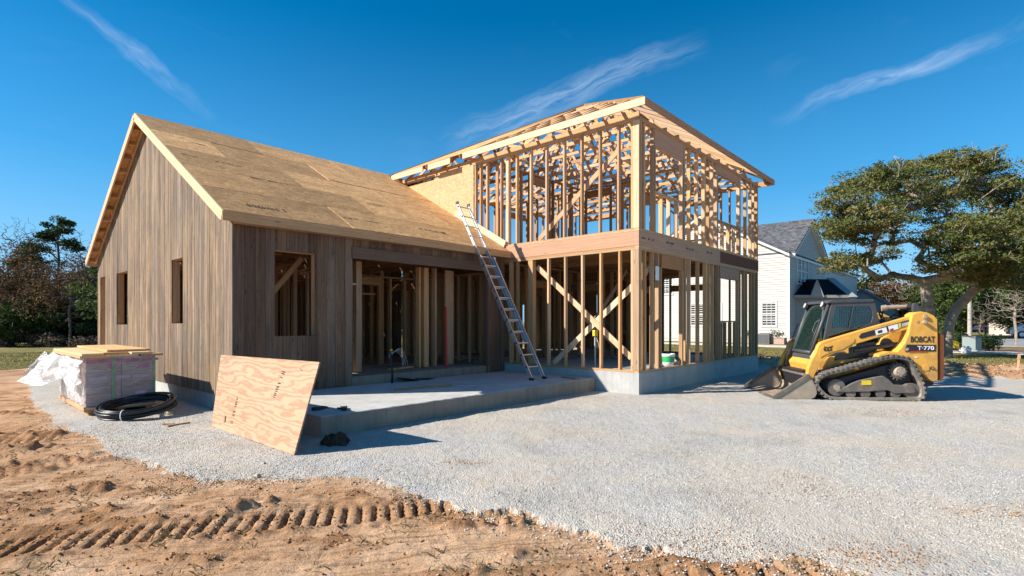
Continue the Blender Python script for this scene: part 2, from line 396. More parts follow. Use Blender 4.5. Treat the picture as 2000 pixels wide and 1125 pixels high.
def glass(name, col, alpha=.5, rough=.05):
    m, t, b, o = M(name, rough)
    tr = t.new('ShaderNodeBsdfTransparent', {'Color': (*col, 1)}); gl = t.new('ShaderNodeBsdfGlossy', {'Roughness': rough, 'Color': (.9, .95, .95, 1)})
    fr = t.new('ShaderNodeFresnel', {'IOR': 1.5})
    f = t.math('ADD', t.math('MULTIPLY', fr.outputs[0], 1.0), .05, clamp=True)
    m1 = t.new('ShaderNodeMixShader', {0: f, 1: tr.outputs[0], 2: gl.outputs[0]})
    df = t.new('ShaderNodeBsdfDiffuse', {'Color': (col[0]*.35, col[1]*.35, col[2]*.35, 1)})
    m2 = t.new('ShaderNodeMixShader', {0: 1-alpha, 1: m1.outputs[0], 2: df.outputs[0]})
    t.l.new(m2.outputs[0], o.inputs['Surface']); return m
GLC = glass('tinted_cab_glass', (.62, .90, .84), .98)
GLW = glass('window_glass', (.10, .15, .15), .45)
def leafmat(name, a, b_, c_):
    m, t, b, o = M(name, .75, 0, .25)
    rn = attr(t, 'rnd', 'Fac')
    c = t.ramp(rn, [(0, a), (.55, b_), (1, c_)])
    t.l.new(c, b.inputs['Base Color'])
    tl = t.new('ShaderNodeBsdfTranslucent', {'Color': c}); mx = t.new('ShaderNodeMixShader', {0: .25, 1: b.outputs[0], 2: tl.outputs[0]})
    t.l.new(mx.outputs[0], o.inputs['Surface']); return m
L_OAK = leafmat('oak_leaves', (.07, .09, .026), (.155, .175, .045), (.29, .20, .075))
L_PINE = leafmat('pine_needles', (.022, .045, .016), (.045, .078, .024), (.085, .105, .035))
L_GRN = leafmat('green_leaves', (.035, .060, .016), (.070, .110, .028), (.14, .16, .04))
L_AUT = leafmat('autumn_leaves', (.07, .040, .022), (.13, .075, .032), (.22, .125, .045))
L_OLV = leafmat('olive_leaves', (.06, .065, .022), (.12, .12, .035), (.19, .16, .05))
L_YEL = leafmat('yellow_leaves', (.35, .28, .02), (.55, .42, .03), (.65, .5, .06))
BARK = plain('grey_bark', (.30, .245, .19), .95, nz=.35, scale=5, bumpd=.03)
BARKD = plain('dark_bark', (.085, .065, .050), .95, nz=.35, scale=5, bumpd=.03)
TWIG = plain('bare_twigs', (.155, .12, .10), .95, nz=.2, scale=3)

# ------------------------------------------------------------------ noise
def vnoise(x, y, seed=0):
    xi = np.floor(x).astype(np.int64); yi = np.floor(y).astype(np.int64); fx = x-xi; fy = y-yi
    u = fx*fx*(3-2*fx); v = fy*fy*(3-2*fy)
    def h(a, b):
        n = (a*374761393+b*668265263+seed*1442695041) & 0xffffffff
        n = ((n ^ (n >> 13))*1274126177) & 0xffffffff
        return ((n ^ (n >> 16)) & 0xffff)/65535.
    return (h(xi, yi)*(1-u)+h(xi+1, yi)*u)*(1-v)+(h(xi, yi+1)*(1-u)+h(xi+1, yi+1)*u)*v
def fbm(x, y, sc, oct=4, seed=0, g=.5):
    s = 0; a = 1; tot = 0
    for i in range(oct):
        s = s+a*vnoise(x*sc+17*i, y*sc-9*i, seed+i); tot += a; a *= g; sc *= 2.03
    return s/tot-.5
def inpoly(x, y, P):
    r = np.zeros(x.shape, bool); n = len(P)
    for i in range(n):
        x1, y1 = P[i]; x2, y2 = P[(i+1) % n]
        if y1 == y2: continue
        c = ((y1 > y) != (y2 > y)) & (x < (x2-x1)*(y-y1)/(y2-y1)+x1); r ^= c
    return r
def segd(x, y, a, b):   # distance from segment, and length along it
    ax, ay = a; bx, by = b; dx, dy = bx-ax, by-ay; L = math.hypot(dx, dy); dx /= L; dy /= L
    s = (x-ax)*dx+(y-ay)*dy; d = (x-ax)*(-dy)+(y-ay)*dx
    return s, d, L
# ------------------------------------------------------------------ ground
GRAVEL = [(-6.2,-7),(-5,-16),(14,-24),(11,-12),(9.95,-6.4),(9.7,-4.6),(9.9,0),(9.6,12),(-6.9,16),(-8.5,14.2),(-8.8,10.8),(-9.0,8.1),(-9.05,5.1),(-8.85,3.5),(-8.95,2.5),
 (-8.8,1.45),(-8.75,.7),(-8.57,.15),(-8.29,-.03),(-8.06,-.5),(-7.6,-.62),(-7.42,-1.15),(-7.44,-1.7),(-7.4,-2.16),(-7.42,-2.41),(-7.18,-2.69),(-7.2,-3.1),(-7.08,-3.45),
 (-7.16,-3.72),(-6.93,-3.92),(-7.02,-4.16),(-6.83,-4.5),(-6.5,-4.75),(-6.48,-5.16)]
def smooth(e0, e1, x):
    t_ = np.clip((x-e0)/(e1-e0), 0, 1); return t_*t_*(3-2*t_)
def zones(x, y):
    wx = x+.22*fbm(x, y, 2.1, 5, 3, .6)+.16*fbm(x, y, 13, 3, 13, .8); wy = y+.22*fbm(x, y, 2.1, 5, 9, .6)+.16*fbm(x, y, 13, 3, 19, .8)
    g = inpoly(wx, wy, GRAVEL)
    lawn = ((x > 14.2+.8*fbm(x, y, .6, 3, 21)) | (y > 18.2+1.2*fbm(x, y, .5, 3, 5))) & ~g
    mul = (x > 28.4) & (y < 1.5) & (x < 33.5+.5*fbm(x, y, 1, 2, 8))
    return g, lawn, mul
def height(x, y):
    """ground relief in metres; second value marks darker soil: turned ridges, patches and the print grooves"""
    g, lawn, mul = zones(x, y)
    gsoft = 1.0*g
    h = .02*fbm(x, y, .35, 3, 1)+.012*fbm(x, y, 1.5, 3, 2)
    d = (~g) & (~lawn)
    hd = .07*fbm(x, y, 1.3, 5, 30, .58)+.05*fbm(x, y, 5, 5, 33, .68)-.008
    # streaks left by the blade, roughly parallel to the tracks
    s, q, L = segd(x, y, (-10.1, -.45), (-7.4, -2.16))
    hd = hd+.045*fbm(s*.6, q*6.5, 1, 4, 40, .6)
    mk = np.zeros_like(x)
    def printband(a, b, wid, dep, pitch, seed, lean=0.0, ext=0.0):
        nonlocal hd, mk
        s, q, L = segd(x, y, a, b)
        qw = q+.03*fbm(s, q*0, 2, 3, seed)*2
        on = smooth(-.1, .1, s)*smooth(-.1, .1, L-s)
        core = on*smooth(wid/2+.03, wid/2-.03, np.abs(qw))
        fade = smooth(.32, .5, fbm(s, q*0, 1.1, 2, seed+4)+.5+.22)
        ph = (s+lean*qw)/pitch+.30*fbm(s, q, 1.7, 3, seed+9)+.10*fbm(s, q, 14, 2, seed+12)
        gro = smooth(.70, .90, np.cos(2*np.pi*ph)*.5+.5)*smooth(wid/2, wid/2-.06, np.abs(qw)+.05*fbm(x, y, 7, 2, seed+6))
        hd = hd*(1-.55*core)-.012*core-dep*core*gro*fade*(.75+.9*fbm(x, y, 4, 2, seed+14))
        berm = on*np.exp(-((np.abs(qw)-wid/2-.06)/.05)**2)
        lump = np.clip(.55+2.2*fbm(x, y, 9, 3, seed+2), 0, 1.4)
        hd = hd+.045*berm*lump; mk = np.maximum(mk, np.maximum(.9*berm*lump, core*gro*fade*.9)); mk = np.maximum(mk, core*.35)  # berms and print grooves are coloured darker
    printband((-10.9, .05), (-7.28, -2.24), .42, .075, .118, 50, lean=-.05)
    printband((-8.6, -3.25), (-6.6, -4.95), .42, .06, .16, 60, lean=.05)
    printband((-11.2, 2.2), (-9.0, 2.1), .5, .03, .11, 65, lean=.0)
    printband((-11.6, 4.6), (-9.1, 3.9), .45, .03, .11, 75, lean=.0)
    for (a, b, w_, hh, sd) in (((-7.75,-2.55),(-7.2,-2.98),.07,.075,70),((-8.15,-1.05),(-7.7,-1.45),.06,.05,71),((-8.2,-3.3),(-7.65,-3.35),.05,.05,72),
                               ((-9.5,2.6),(-8.95,1.7),.08,.05,73),((-10.4,1.2),(-9.2,.6),.09,.06,81),((-10.9,2.9),(-9.6,2.3),.10,.07,82),((-10.0,.3),(-9.0,-.5),.06,.05,83),((-9.0,-1.0),(-8.3,-1.0),.07,.06,84),((-10.9,4.4),(-9.3,3.2),.12,.08,85),((-9.6,-1.4),(-8.7,-2.2),.05,.03,86),((-9.6,.9),(-9.0,.2),.06,.045,74),((-7.2,-4.2),(-6.7,-4.75),.05,.05,77),((-10.2,5.2),(-9.2,4.2),.12,.06,78),((-9.9,7.5),(-9.2,6.4),.1,.06,79)):
        s, q, L = segd(x, y, a, b)
        on = smooth(-.1, .1, s)*smooth(-.1, .1, L-s)
        r = on*np.exp(-((q+.05*fbm(s, q*0, 5, 2, sd))/w_)**2)*np.clip(.55+2.4*fbm(x, y, 12, 3, sd), 0, 1.1)
        hd = hd+hh*r; mk = np.maximum(mk, np.clip(r, 0, 1))
    mk = np.maximum(mk, smooth(.02, .14, fbm(x, y, 1.9, 5, 90, .65))*smooth(-.08, .1, fbm(x, y, 11, 4, 91, .6))*.9)
    berm = smooth(9.6, 10.6, x)*smooth(15, 13.2, x)
    hd = hd+berm*(.16+.40*np.clip(fbm(x, y, .9, 5, 95, .62)+.12, 0, 1))
    leftb = smooth(15.0, 16.0, y)*smooth(19.0, 17.6, y)*smooth(9, -7.5, x); hd = hd+leftb*(.05+.3*np.clip(fbm(x, y, .9, 4, 99, .6)+.1, 0, 1))
    near = (x > -9)*1.0
    rut = np.exp(-((segd(x, y, (1.9, -5.0), (-6.5, -1.0))[1]+.5*fbm(x, y, .4, 2, 7))/.22)**2)+np.exp(-((segd(x, y, (3.4, -6.4), (-5.5, -2.6))[1]+.5*fbm(x, y, .4, 2, 8))/.22)**2)
    hg = .010-.018*rut+.030*fbm(x, y, 2.2, 4, 44)+.02*fbm(x, y, .7, 2, 45)+.014*fbm(x, y, 18, 3, 46)
    keep = smooth(-7.4, -6.9, x)*smooth(1.1, 1.5, y)       # flat under the buildings
    h = np.where(g, h*.4+hg*(1-.8*keep), np.where(d, h+hd, h+.05*fbm(x, y, 3, 3, 61)))
    return h, np.where(d, mk, 0)
def build_ground():
    fx, fy = math.sin(YAW), math.cos(YAW)
    dep = [2.0]
    while dep[-1] < 14: dep.append(dep[-1]*1.0052)
    while dep[-1] < 60: dep.append(dep[-1]*1.025)
    while dep[-1] < 2500: dep.append(dep[-1]*1.25)
    dep = [-60, -25, -10, -4, -1, .6, 1.4]+dep
    rt = list(np.arange(-9, 9.0, .02)); st = .02
    a = 9.0
    while a < 2500:
        st *= 1.06; a += st; rt.append(a); rt.insert(0, -a)
    D, Q = np.meshgrid(np.array(dep), np.array(rt), indexing='ij')
    X = CX+Q*fy+D*fx; Y = CY-Q*fx+D*fy
    H, mk = height(X, Y)
    far = smooth(70, 200, np.hypot(X, Y)); H = H*(1-far)
    nr, nc = X.shape
    idx = np.arange(nr*nc).reshape(nr, nc)
    F = np.stack([idx[:-1,:-1], idx[:-1,1:], idx[1:,1:], idx[1:,:-1]], -1).reshape(-1, 4)
    V = np.stack([X, Y, H], -1).reshape(-1, 3); mk = mk.ravel()
    C = V[F].mean(1); g, lawn, mul = zones(C[:,0], C[:,1])
    inside_h = (C[:,0] > .25)&(C[:,0] < 7.7)&(C[:,1] > .3)&(C[:,1] < 8.2)
    sel = {'gravel': g, 'lawn': lawn & ~g & ~mul, 'mulch': mul & ~g, 'dirt': ~g & ~lawn & ~mul}
    for k, s in sel.items():
        f = F[s]; u, inv = np.unique(f, return_inverse=True)
        o = npmesh({'gravel': 'gravel', 'lawn': 'lawn', 'mulch': 'mulch_bed', 'dirt': 'dirt_ground'}[k], V[u], inv.reshape(f.shape), MULCH if k == 'mulch' else GM[k], None, True, mk[u])
        o['kind'] = 'structure'
        o['label'] = {'gravel': 'pale crushed gravel spread around the unfinished house', 'lawn': 'patchy green and tan autumn lawn', 'mulch': 'reddish mulch bed beyond the path', 'dirt': 'orange clay dirt with machine track prints'}[k]
build_ground()
def stones(name, label, X, Y, size, mat, sink=.3):
    n = len(X); H, _ = height(X, Y)
    base = np.array([(1,0,0),(-1,0,0),(0,1,0),(0,-1,0),(0,0,1),(0,0,-1)], float)
    fc = np.array([(0,2,4),(2,1,4),(1,3,4),(3,0,4),(2,0,5),(1,2,5),(3,1,5),(0,3,5)])
    P = base[None]*(1+rng.uniform(-.38, .38, (n, 6, 1)))+rng.uniform(-.25, .25, (n, 6, 3))
    P *= size[:, None, None]*np.array([1, .8, .6])
    a = rng.uniform(0, 6.28, n); b = rng.uniform(-.6, .6, n)
    ca, sa = np.cos(a)[:, None], np.sin(a)[:, None]; cb, sb = np.cos(b)[:, None], np.sin(b)[:, None]
    x, y, z = P[..., 0], P[..., 1], P[..., 2]
    y, z = y*cb-z*sb, y*sb+z*cb
    x, y = x*ca-y*sa, x*sa+y*ca
    V = np.stack([x+X[:, None], y+Y[:, None], z+(H+size*sink)[:, None]], -1).reshape(-1, 3)
    F = (fc[None]+6*np.arange(n)[:, None, None]).reshape(-1, 3)
    o = npmesh(name, V, F, mat, None, False, np.repeat(rng.random(n), 6)); tag(o, label, kind='stuff'); return o
m, t, b, o = M('gravel_stone', .9, 0, .2)
t.l.new(t.ramp(attr(t, 'rnd', 'Fac'), [(0, (.27, .25, .22)), (.45, (.47, .448, .405)), (.9, (.64, .62, .575)), (1, (.50, .34, .21))]), b.inputs['Base Color']); STONE = m
m, t, b, o = M('clay_clod', .95, 0, .1)
t.l.new(t.ramp(attr(t, 'rnd', 'Fac'), [(0, (.20, .10, .045)), (.6, (.38, .21, .105)), (1, (.50, .33, .20))]), b.inputs['Base Color']); CLOD = m
def scatter_cam(n, d0, d1, pw=1.0, lim=1.15):
    u = rng.random(n); dep = (d0**(1-pw)+(d1**(1-pw)-d0**(1-pw))*u)**(1/(1-pw)) if pw != 1 else d0*(d1/d0)**u
    rt = rng.uniform(-lim, lim, n)*dep
    fx, fy = math.sin(YAW), math.cos(YAW)
    return CX+rt*fy+dep*fx, CY-rt*fx+dep*fy
X_, Y_ = scatter_cam(230000, 2.6, 10)
g, _, _ = zones(X_, Y_); cl = fbm(X_, Y_, .8, 3, 77)+.10
onslab = ((X_ > -6.85) & (Y_ > 1.08))
k = g & ~onslab & (rng.random(len(X_)) < np.clip(.22+3.6*cl, .03, 1))
stones('gravel_stones', 'loose pale crushed stones lying over the gravel', X_[k], Y_[k], rng.uniform(.003, .0085, k.sum())*rng.uniform(.7, 1.25, k.sum()), STONE)
# stones spilled over the edge of the dirt
X_, Y_ = scatter_cam(60000, 2.6, 9); g, lw, _ = zones(X_, Y_)
g2, _, _ = zones(X_+.16, Y_+.10); g3, _, _ = zones(X_+.4, Y_+.3)
k = (~g) & (~lw) & ((g2 & (rng.random(len(X_)) < .60)) | (g3 & (rng.random(len(X_)) < .16)))
stones('spilled_stones', 'pale stones spilled onto the dirt along the gravel edge', X_[k], Y_[k], rng.uniform(.005, .013, k.sum()), STONE, .5)
X_, Y_ = scatter_cam(70000, 2.6, 12); g, lw, _ = zones(X_, Y_); _, mk_ = height(X_, Y_)
k = (~g) & (~lw) & (rng.random(len(X_)) < np.clip(mk_*.55+.03, 0, 1))
stones('dirt_clods', 'small orange clay clods scattered over the dirt', X_[k], Y_[k], rng.uniform(.004, .017, k.sum())*rng.uniform(.5, 1.2, k.sum()), CLOD, .4)
X_, Y_ = cw(rng.uniform(4, 26, 5000), 0)[0]*0, None
xs = rng.uniform(9.9, 14.4, 9000); ys = rng.uniform(-14, 14, 9000); g, lw, _ = zones(xs, ys); k = ~g
stones('berm_clods', 'lumpy orange clods along the dirt bank by the lawn', xs[k], ys[k], rng.uniform(.015, .07, k.sum())*rng.uniform(.4, 1, k.sum()), CLOD, .3)
xs = []; ys = []
for (px_, py_, r_, n_) in ((905, 903, .22, 160), (1740, 806, .6, 500), (1560, 960, .35, 160), (1960, 1000, .3, 260), (520, 938, .2, 200), (1560, 934, .12, 60), (1700, 1090, .3, 500), (1350, 1060, .3, 260)):
    a_ = (px_-1000)/FPX; dp_ = CH*FPX/(py_-Y0); cx0, cy0 = cw(a_*dp_, dp_); aa = rng.normal(size=(n_, 2))*r_*np.array([1, .45]); th_ = -YAW
    xs.append(cx0+aa[:, 0]*math.cos(th_)-aa[:, 1]*math.sin(th_)); ys.append(cy0+aa[:, 0]*math.sin(th_)+aa[:, 1]*math.cos(th_))
xs = np.concatenate(xs); ys = np.concatenate(ys)
stones('dirt_crumbs', 'tan dirt crumbs scattered in patches on the gravel', xs, ys, rng.uniform(.003, .011, len(xs)), CLOD, .4)
# blades of grass and straw
def blades(name, label, X, Y, hmin, hmax, mat, w=.006, lean=.6):
    n = len(X); H, _ = height(X, Y); hh = rng.uniform(hmin, hmax, n); a = rng.uniform(0, 6.28, n); l = rng.uniform(0, lean, n)*hh*1.4
    dx, dy = np.cos(a), np.sin(a); px, py = -dy*w, dx*w
    V = np.empty((n, 4, 3))
    V[:, 0] = np.stack([X-px, Y-py, H-.01], -1); V[:, 1] = np.stack([X+px, Y+py, H-.01], -1)
    V[:, 2] = np.stack([X+dx*l*.45+px*.7, Y+dy*l*.45+py*.7, H+hh*.65], -1); V[:, 3] = np.stack([X+dx*l, Y+dy*l, H+hh], -1)
    b4 = 4*np.arange(n)[:, None]; F = np.concatenate([b4+np.array([[0, 1, 2]]), b4+np.array([[0, 2, 3]])])
    o = npmesh(name, V.reshape(-1, 3), F, mat, None, False, np.repeat(rng.random(n), 4)); tag(o, label, kind='stuff')
L_STRAW = leafmat('straw_blades', (.10, .085, .035), (.24, .19, .085), (.36, .28, .14))
L_GRASS = leafmat('grass_blades', (.11, .105, .03), (.21, .18, .055), (.34, .27, .11))
X_, Y_ = scatter_cam(26000, 2.7, 9); g, lw, _ = zones(X_, Y_)
k = ~g & (fbm(X_, Y_, 2.6, 3, 123) > .135)
blades('dry_weeds', 'sparse dry weeds and straw in the clay dirt', X_[k], Y_[k], .01, .045, L_STRAW, .0022, 1.6)
xs = np.concatenate([rng.uniform(14, 25, 26000), rng.uniform(-24, -6, 26000)]); ys = np.concatenate([rng.uniform(-16, 12, 26000), rng.uniform(17.5, 32, 26000)])
_, lw, _ = zones(xs, ys); blades('lawn_grass', 'short patchy grass blades of the lawns', xs[lw], ys[lw], .02, .07, L_GRASS, .012, 1.0)
# path, road, driveway as thin sheets
def sheet(name, pts, z, mat, label, th=.05):
    mb = MB(); mb.prism(pts, lambda u, v: (u, v, z-th-.2), lambda u, v: (u, v, z)); o = mb.build(name, mat); o['kind'] = 'structure'; o['label'] = label; return o
sheet('path', [(25.2,-40),(27.6,-40),(27.9,-6),(28.0,30),(26.2,30),(25.6,-6)], .05, PATHM, 'pale concrete footpath crossing the lawn')
sheet('road', [(38,-22),(52,-30),(75,-38),(300,-60),(300,-44),(80,-15),(60,-6.5),(46,-4.2),(38,-5.0),(36.5,-7.5)], .035, ASPH, 'grey residential street bending away to the right')
sheet('far_pavement', [(58,-3.6),(120,-16),(300,-38),(300,-36),(120,-13.5),(58,-2.2)], .05, PATHM, 'narrow pale pavement on the far side of the street')

# ------------------------------------------------------------------ unfinished house
HOUSE = thing('unfinished_house', 'unfinished timber-framed house with weathered siding wing and open two-storey frame', 'house')
S, BB, BT, TP, HW, HD = .486, 3.276, 3.626, 6.11, 7.94, 8.5      # sill, beam bottom/top, top plate, width, depth
G, B, B2 = -6.89, 3.984, 14.35
def part(mb, name, mat, parent=HOUSE, **k): return mb.build(name, mat, parent, **k)
def one(name, mat, *a, parent=HOUSE, **k): mb = MB(); mb.box(*a); return mb.build(name, mat, parent, **k)
# foundations
mb = MB()
mb.box(0, HW, 0, .2, -.3, S-.002); mb.box(0, .2, .2, HD-.2, -.3, S-.002); mb.box(HW-.2, HW, .2, HD-.2, -.3, S-.002); mb.box(0, HW, HD-.2, HD, -.3, S-.002)
part(mb, 'foundation_wall', CONW)
one('floor_slab', CONS, .202, HW-.202, .202, HD-.202, .2, S-.02)
mb = MB()
mb.box(G+.03, G+.2, B+.03, B2-.03, -.3, .34); mb.box(G+.2, -.01, B2-.2, B2-.03, -.3, .34)
part(mb, 'wing_foundation', CONW)
def slabtop(u, v): return (G+.2+(0-.004-G-.2)*u, B+.02+(B2-.25-B)*v, S-.012)
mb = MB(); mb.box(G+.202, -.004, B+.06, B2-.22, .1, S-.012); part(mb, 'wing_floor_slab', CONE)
# porch slab with roughly cast front edge
PS = thing('porch_slab', 'low concrete porch slab in front of the weathered wing', 'porch slab')
def pslab():
    n = 90; x0, x1, y0, y1, zt = -6.80, -.004, 1.126, 3.93, .30
    mb = MB(); vs = []; fs = []
    for i in range(n+1):
        x = x0+(x1-x0)*i/n; w_ = random.uniform(-.006, .006)
        prof = [(y1, zt), (y0+.02, zt+random.uniform(-.002, .002)), (y0+random.uniform(-.003, .006), zt-.012), (y0+w_, zt-.09), (y0+random.uniform(-.01, .006), .1), (y0+random.uniform(-.006, .006), -.12), (y1, -.12)]
        vs += [(x, a, c) for a, c in prof]
    m_ = 7
    for i in range(n):
        for j in range(m_): fs.append((i*m_+j, (i+1)*m_+j, (i+1)*m_+(j+1) % m_, i*m_+(j+1) % m_))
    fs += [tuple(range(m_)), tuple(n*m_+j for j in range(m_))[::-1]]
    mb._add(vs, fs); mb.fix = True; mb.build('slab', CONS, PS)
pslab()
mb = MB(); n_ = 80; rr = random.Random(5); V = []
for i in range(n_+1):
    x = -6.80+6.79*i/n_
    for (z_, o_) in ((.292, 0), (.20, .004), (.10, .006), (.0, .002), (-.1, 0)): V.append((x, 1.112-rr.uniform(0, o_+.002), z_+rr.uniform(-.004, .004)*(z_ > .25)))
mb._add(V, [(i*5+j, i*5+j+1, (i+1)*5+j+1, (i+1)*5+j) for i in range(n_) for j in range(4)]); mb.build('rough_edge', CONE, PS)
mb = MB(); mb.box(-6.80, -.006, 1.1215, 1.1255, -.1, .27) if False else None
# --- lumber sizes
SW, SD = .045, .092
def stud(x, y, z0, z1, along='x', w=SW, d=SD, name='stud', mat=None, parent=HOUSE):
    mb = MB(); jx = random.uniform(-.004, .004)
    x += jx if along == 'x' else 0; y += jx if along == 'y' else 0
    if along == 'x': mb.box(x-w/2, x+w/2, y, y+d, z0, z1)
    else: mb.box(x, x+d, y-w/2, y+w/2, z0, z1)
    return mb.build(name, mat or LUM, parent)
# ---- two-storey frame: left face (X=0 plane, along Y), front face (Y=0, along X)
ZP = S+.045                     # top of bottom plate
Z1 = BB-.09                     # underside of double top plate
def plates(z, h, ins=0.0, n='sill_plate', mat=None):
    mat = mat or LUM
    e = ins
    one(n, mat, e, HW-e, e, e+.095, z, z+h); one(n, mat, e, e+.095, .097+e, HD-e-.147, z, z+h)
    one(n, mat, HW-.145-e, HW-e, .147+e, HD-e-.147, z, z+h); one(n, mat, e, HW-e, HD-e-.145, HD-e, z, z+h)
plates(S, .045, .012, 'sill_plate')
plates(Z1+.002, .042, .004, 'top_plate'); plates(Z1+.046, .042, .004, 'top_plate')
# rim boards round the floor between the storeys
one('rim_board', LUMR, -.002, .045, .0, 4.02, BB, BT-.03); 
one('rim_board', LUMR, .047, 4.65, -.002, .045, BB, BT-.03)
one('rim_board', LUMD, 4.652, HW+.002, -.004, .043, BB-.002, BT-.028)
one('rim_board', LUMR, HW-.045, HW, .047, HD, BB, BT-.03); one('rim_board', LUMB, .047, HW-.047, HD-.045, HD, BB, BT-.03)
one('subfloor', OSBW, -.006, HW+.006, -.006, HD, BT-.028, BT-.008)
plates(BT-.006, .042, .012, 'bottom_plate')
for i in range(19):
    x = .42+i*.405; mb = MB(); mb.box(x-.02, x+.02, .05, HD-.05, BB+.002, BT-.032); part(mb, 'floor_joist', LUMB)
def rimstamps(x0, n, z, seed):
    rr = random.Random(seed); mb = MB(); x = x0
    for i in range(n):
        w_ = rr.uniform(.025, .055); 
        if rr.random() < .85: mb.box(x, x+w_*.8, -.0035, -.0022, z+rr.uniform(0, .01), z+.045+rr.uniform(-.01, .015))
        x += w_*1.1
    mb.build('ink_stamp', INK, HOUSE)
for q, (x_, n_) in enumerate(((.12, 12), (1.3, 10), (2.35, 12), (3.7, 8))): rimstamps(x_, n_, BB+.15+.03*(q % 2), q)
# corner posts
for z0, z1 in ((ZP, Z1), (BT+.036, TP-.09)):
    for (x0, x1, y0, y1) in ((.006, .05, .006, .15), (.052, .096, .006, .15), (.098, .142, .006, .15), (.006, .15, .152, .2)):
        one('corner_post', LUM, x0, x1, y0, y1, z0, z1)
    for (x0, x1) in ((HW-.05, HW-.006), (HW-.098, HW-.054)): one('corner_post', LUM, x0, x1, .006, .15, z0, z1)
    one('corner_post', LUMB, HW-.15, HW-.006, HD-.16, HD-.006, z0, z1)
for y in (.5, .99, 1.5, 2.0, 2.52, 3.56): stud(.01, y, ZP, Z1, 'y', w=.045)
one('corner_post', LUM, .01, .15, 3.02, 3.17, ZP, Z1); stud(.01, 3.79, ZP, Z1, 'y', w=.09)
for y in (.53, 1.02, 1.53, 2.04, 2.58, 3.09, 3.58, 4.14, 4.67, 4.93): stud(.01, y, BT+.036, TP-.09, 'y', w=.045)
stud(.01, 3.90, BT+.036, TP-.09, 'y', w=.09); stud(.01, 5.14, 4.5, TP-.09, 'y', w=.06)
for y in (5.6, 6.1, 6.6, 7.1, 7.6, 8.1): stud(.03, y, BT+.036, TP-.09, 'y', w=.045, mat=LUMB)
lo = [.33, .70, .93, 1.09]; 
for x in (.33, .70, .955): stud(x, .01, ZP, Z1, w=.045)
stud(1.075, .01, ZP, 2.88, w=.06)
for x in (2.22, 2.41, 2.68, 3.22, 3.72, 3.94, 4.22, 4.55): stud(x, .01, ZP, Z1, w=.045 if x != 3.72 else .10)
stud(2.255, .012, ZP, 2.88, w=.05, d=.088)
for x in (4.70, 6.15, 6.32, 6.68, 6.91, 7.34, 7.62): stud(x, .01, ZP, Z1 if x not in (4.70, 6.15) else 2.85, w=.045)
one('header', LUMR, 1.11, 2.18, .012, .10, 2.882, Z1-.002); one('header', LUMR, 4.68, 6.17, .012, .10, 2.852, Z1-.002)
one('window_sill', LUM, 4.73, 6.12, .012, .105, 1.60, 1.64)
for x in (4.85, 5.15, 5.55, 5.95): stud(x, .014, ZP, 1.598, w=.045)
for x in (.28, .72, 2.33, 2.68, 3.15, 3.62, 3.90, 4.17, 4.45, 6.32, 6.84, 7.30, 7.56): stud(x, .01, BT+.036, TP-.09, w=.045 if x not in (3.62, 2.33) else .09)
one('header', LUMR, .76, 2.28, .012, .10, 5.62, TP-.092); one('header', LUMR, 4.5, 6.28, .012, .10, 5.78, TP-.092)
one('window_sill', LUM, .76, 2.28, .012, .105, 4.56, 4.60); one('window_sill', LUM, 4.5, 6.28, .012, .105, 4.44, 4.48)
for x in (.80, 2.24): stud(x, .014, 4.602, 5.618, w=.04)
for x in (.80, 1.15, 1.55, 1.95, 2.24): stud(x, .014, BT+.036, 4.558, w=.045)
for x in (4.53, 4.95, 5.4, 5.85, 6.24): stud(x, .014, BT+.036, 4.438, w=.045)
for x in (4.53, 6.24): stud(x, .014, 4.482, 5.778, w=.04)
plates(TP-.088, .042, .004, 'top_plate'); plates(TP-.044, .042, .004, 'top_plate')
# diagonal braces
def brace(p0, p1, w=.035, h=.13, up=(1,0,0), mat=None, name='brace'):
    mb = MB(); mb.beam(p0, p1, w, h, up); return part(mb, name, mat or LUM)
brace((.18, .28, .80), (.18, 3.0, 3.02), w=.13, h=.035, up=(1,0,0))
brace((.215, 2.5, .56), (.215, .1, 2.55), w=.13, h=.035, up=(1,0,0), mat=LUMW)
brace((.18, 3.0, 3.68), (.18, .5, 5.6), w=.12, h=.035, up=(1,0,0))
brace((.25, .19, 2.4), (1.0, .19, 3.0), w=.12, h=.035, up=(0,1,0), mat=LUMW)
brace((1.2, 2.2, 1.3), (3.3, 2.2, 3.1), w=.12, h=.035, up=(0,1,0), mat=LUMB)
brace((1.2, 2.25, 1.7), (3.4, 2.25, .6), w=.12, h=.035, up=(0,1,0), mat=LUMB)
brace((6.2, 6.0, 2.2), (6.2, 3.2, .9), w=.12, h=.035, up=(1,0,0), mat=LUMB)
brace((7.76, .6, 4.3), (7.76, 3.2, 6.0), w=.12, h=.035, up=(1,0,0), mat=LUM)
brace((4.9, .2, 3.75), (5.9, 2.5, 5.6), w=.12, h=.035, up=(0,1,0), mat=LUM)
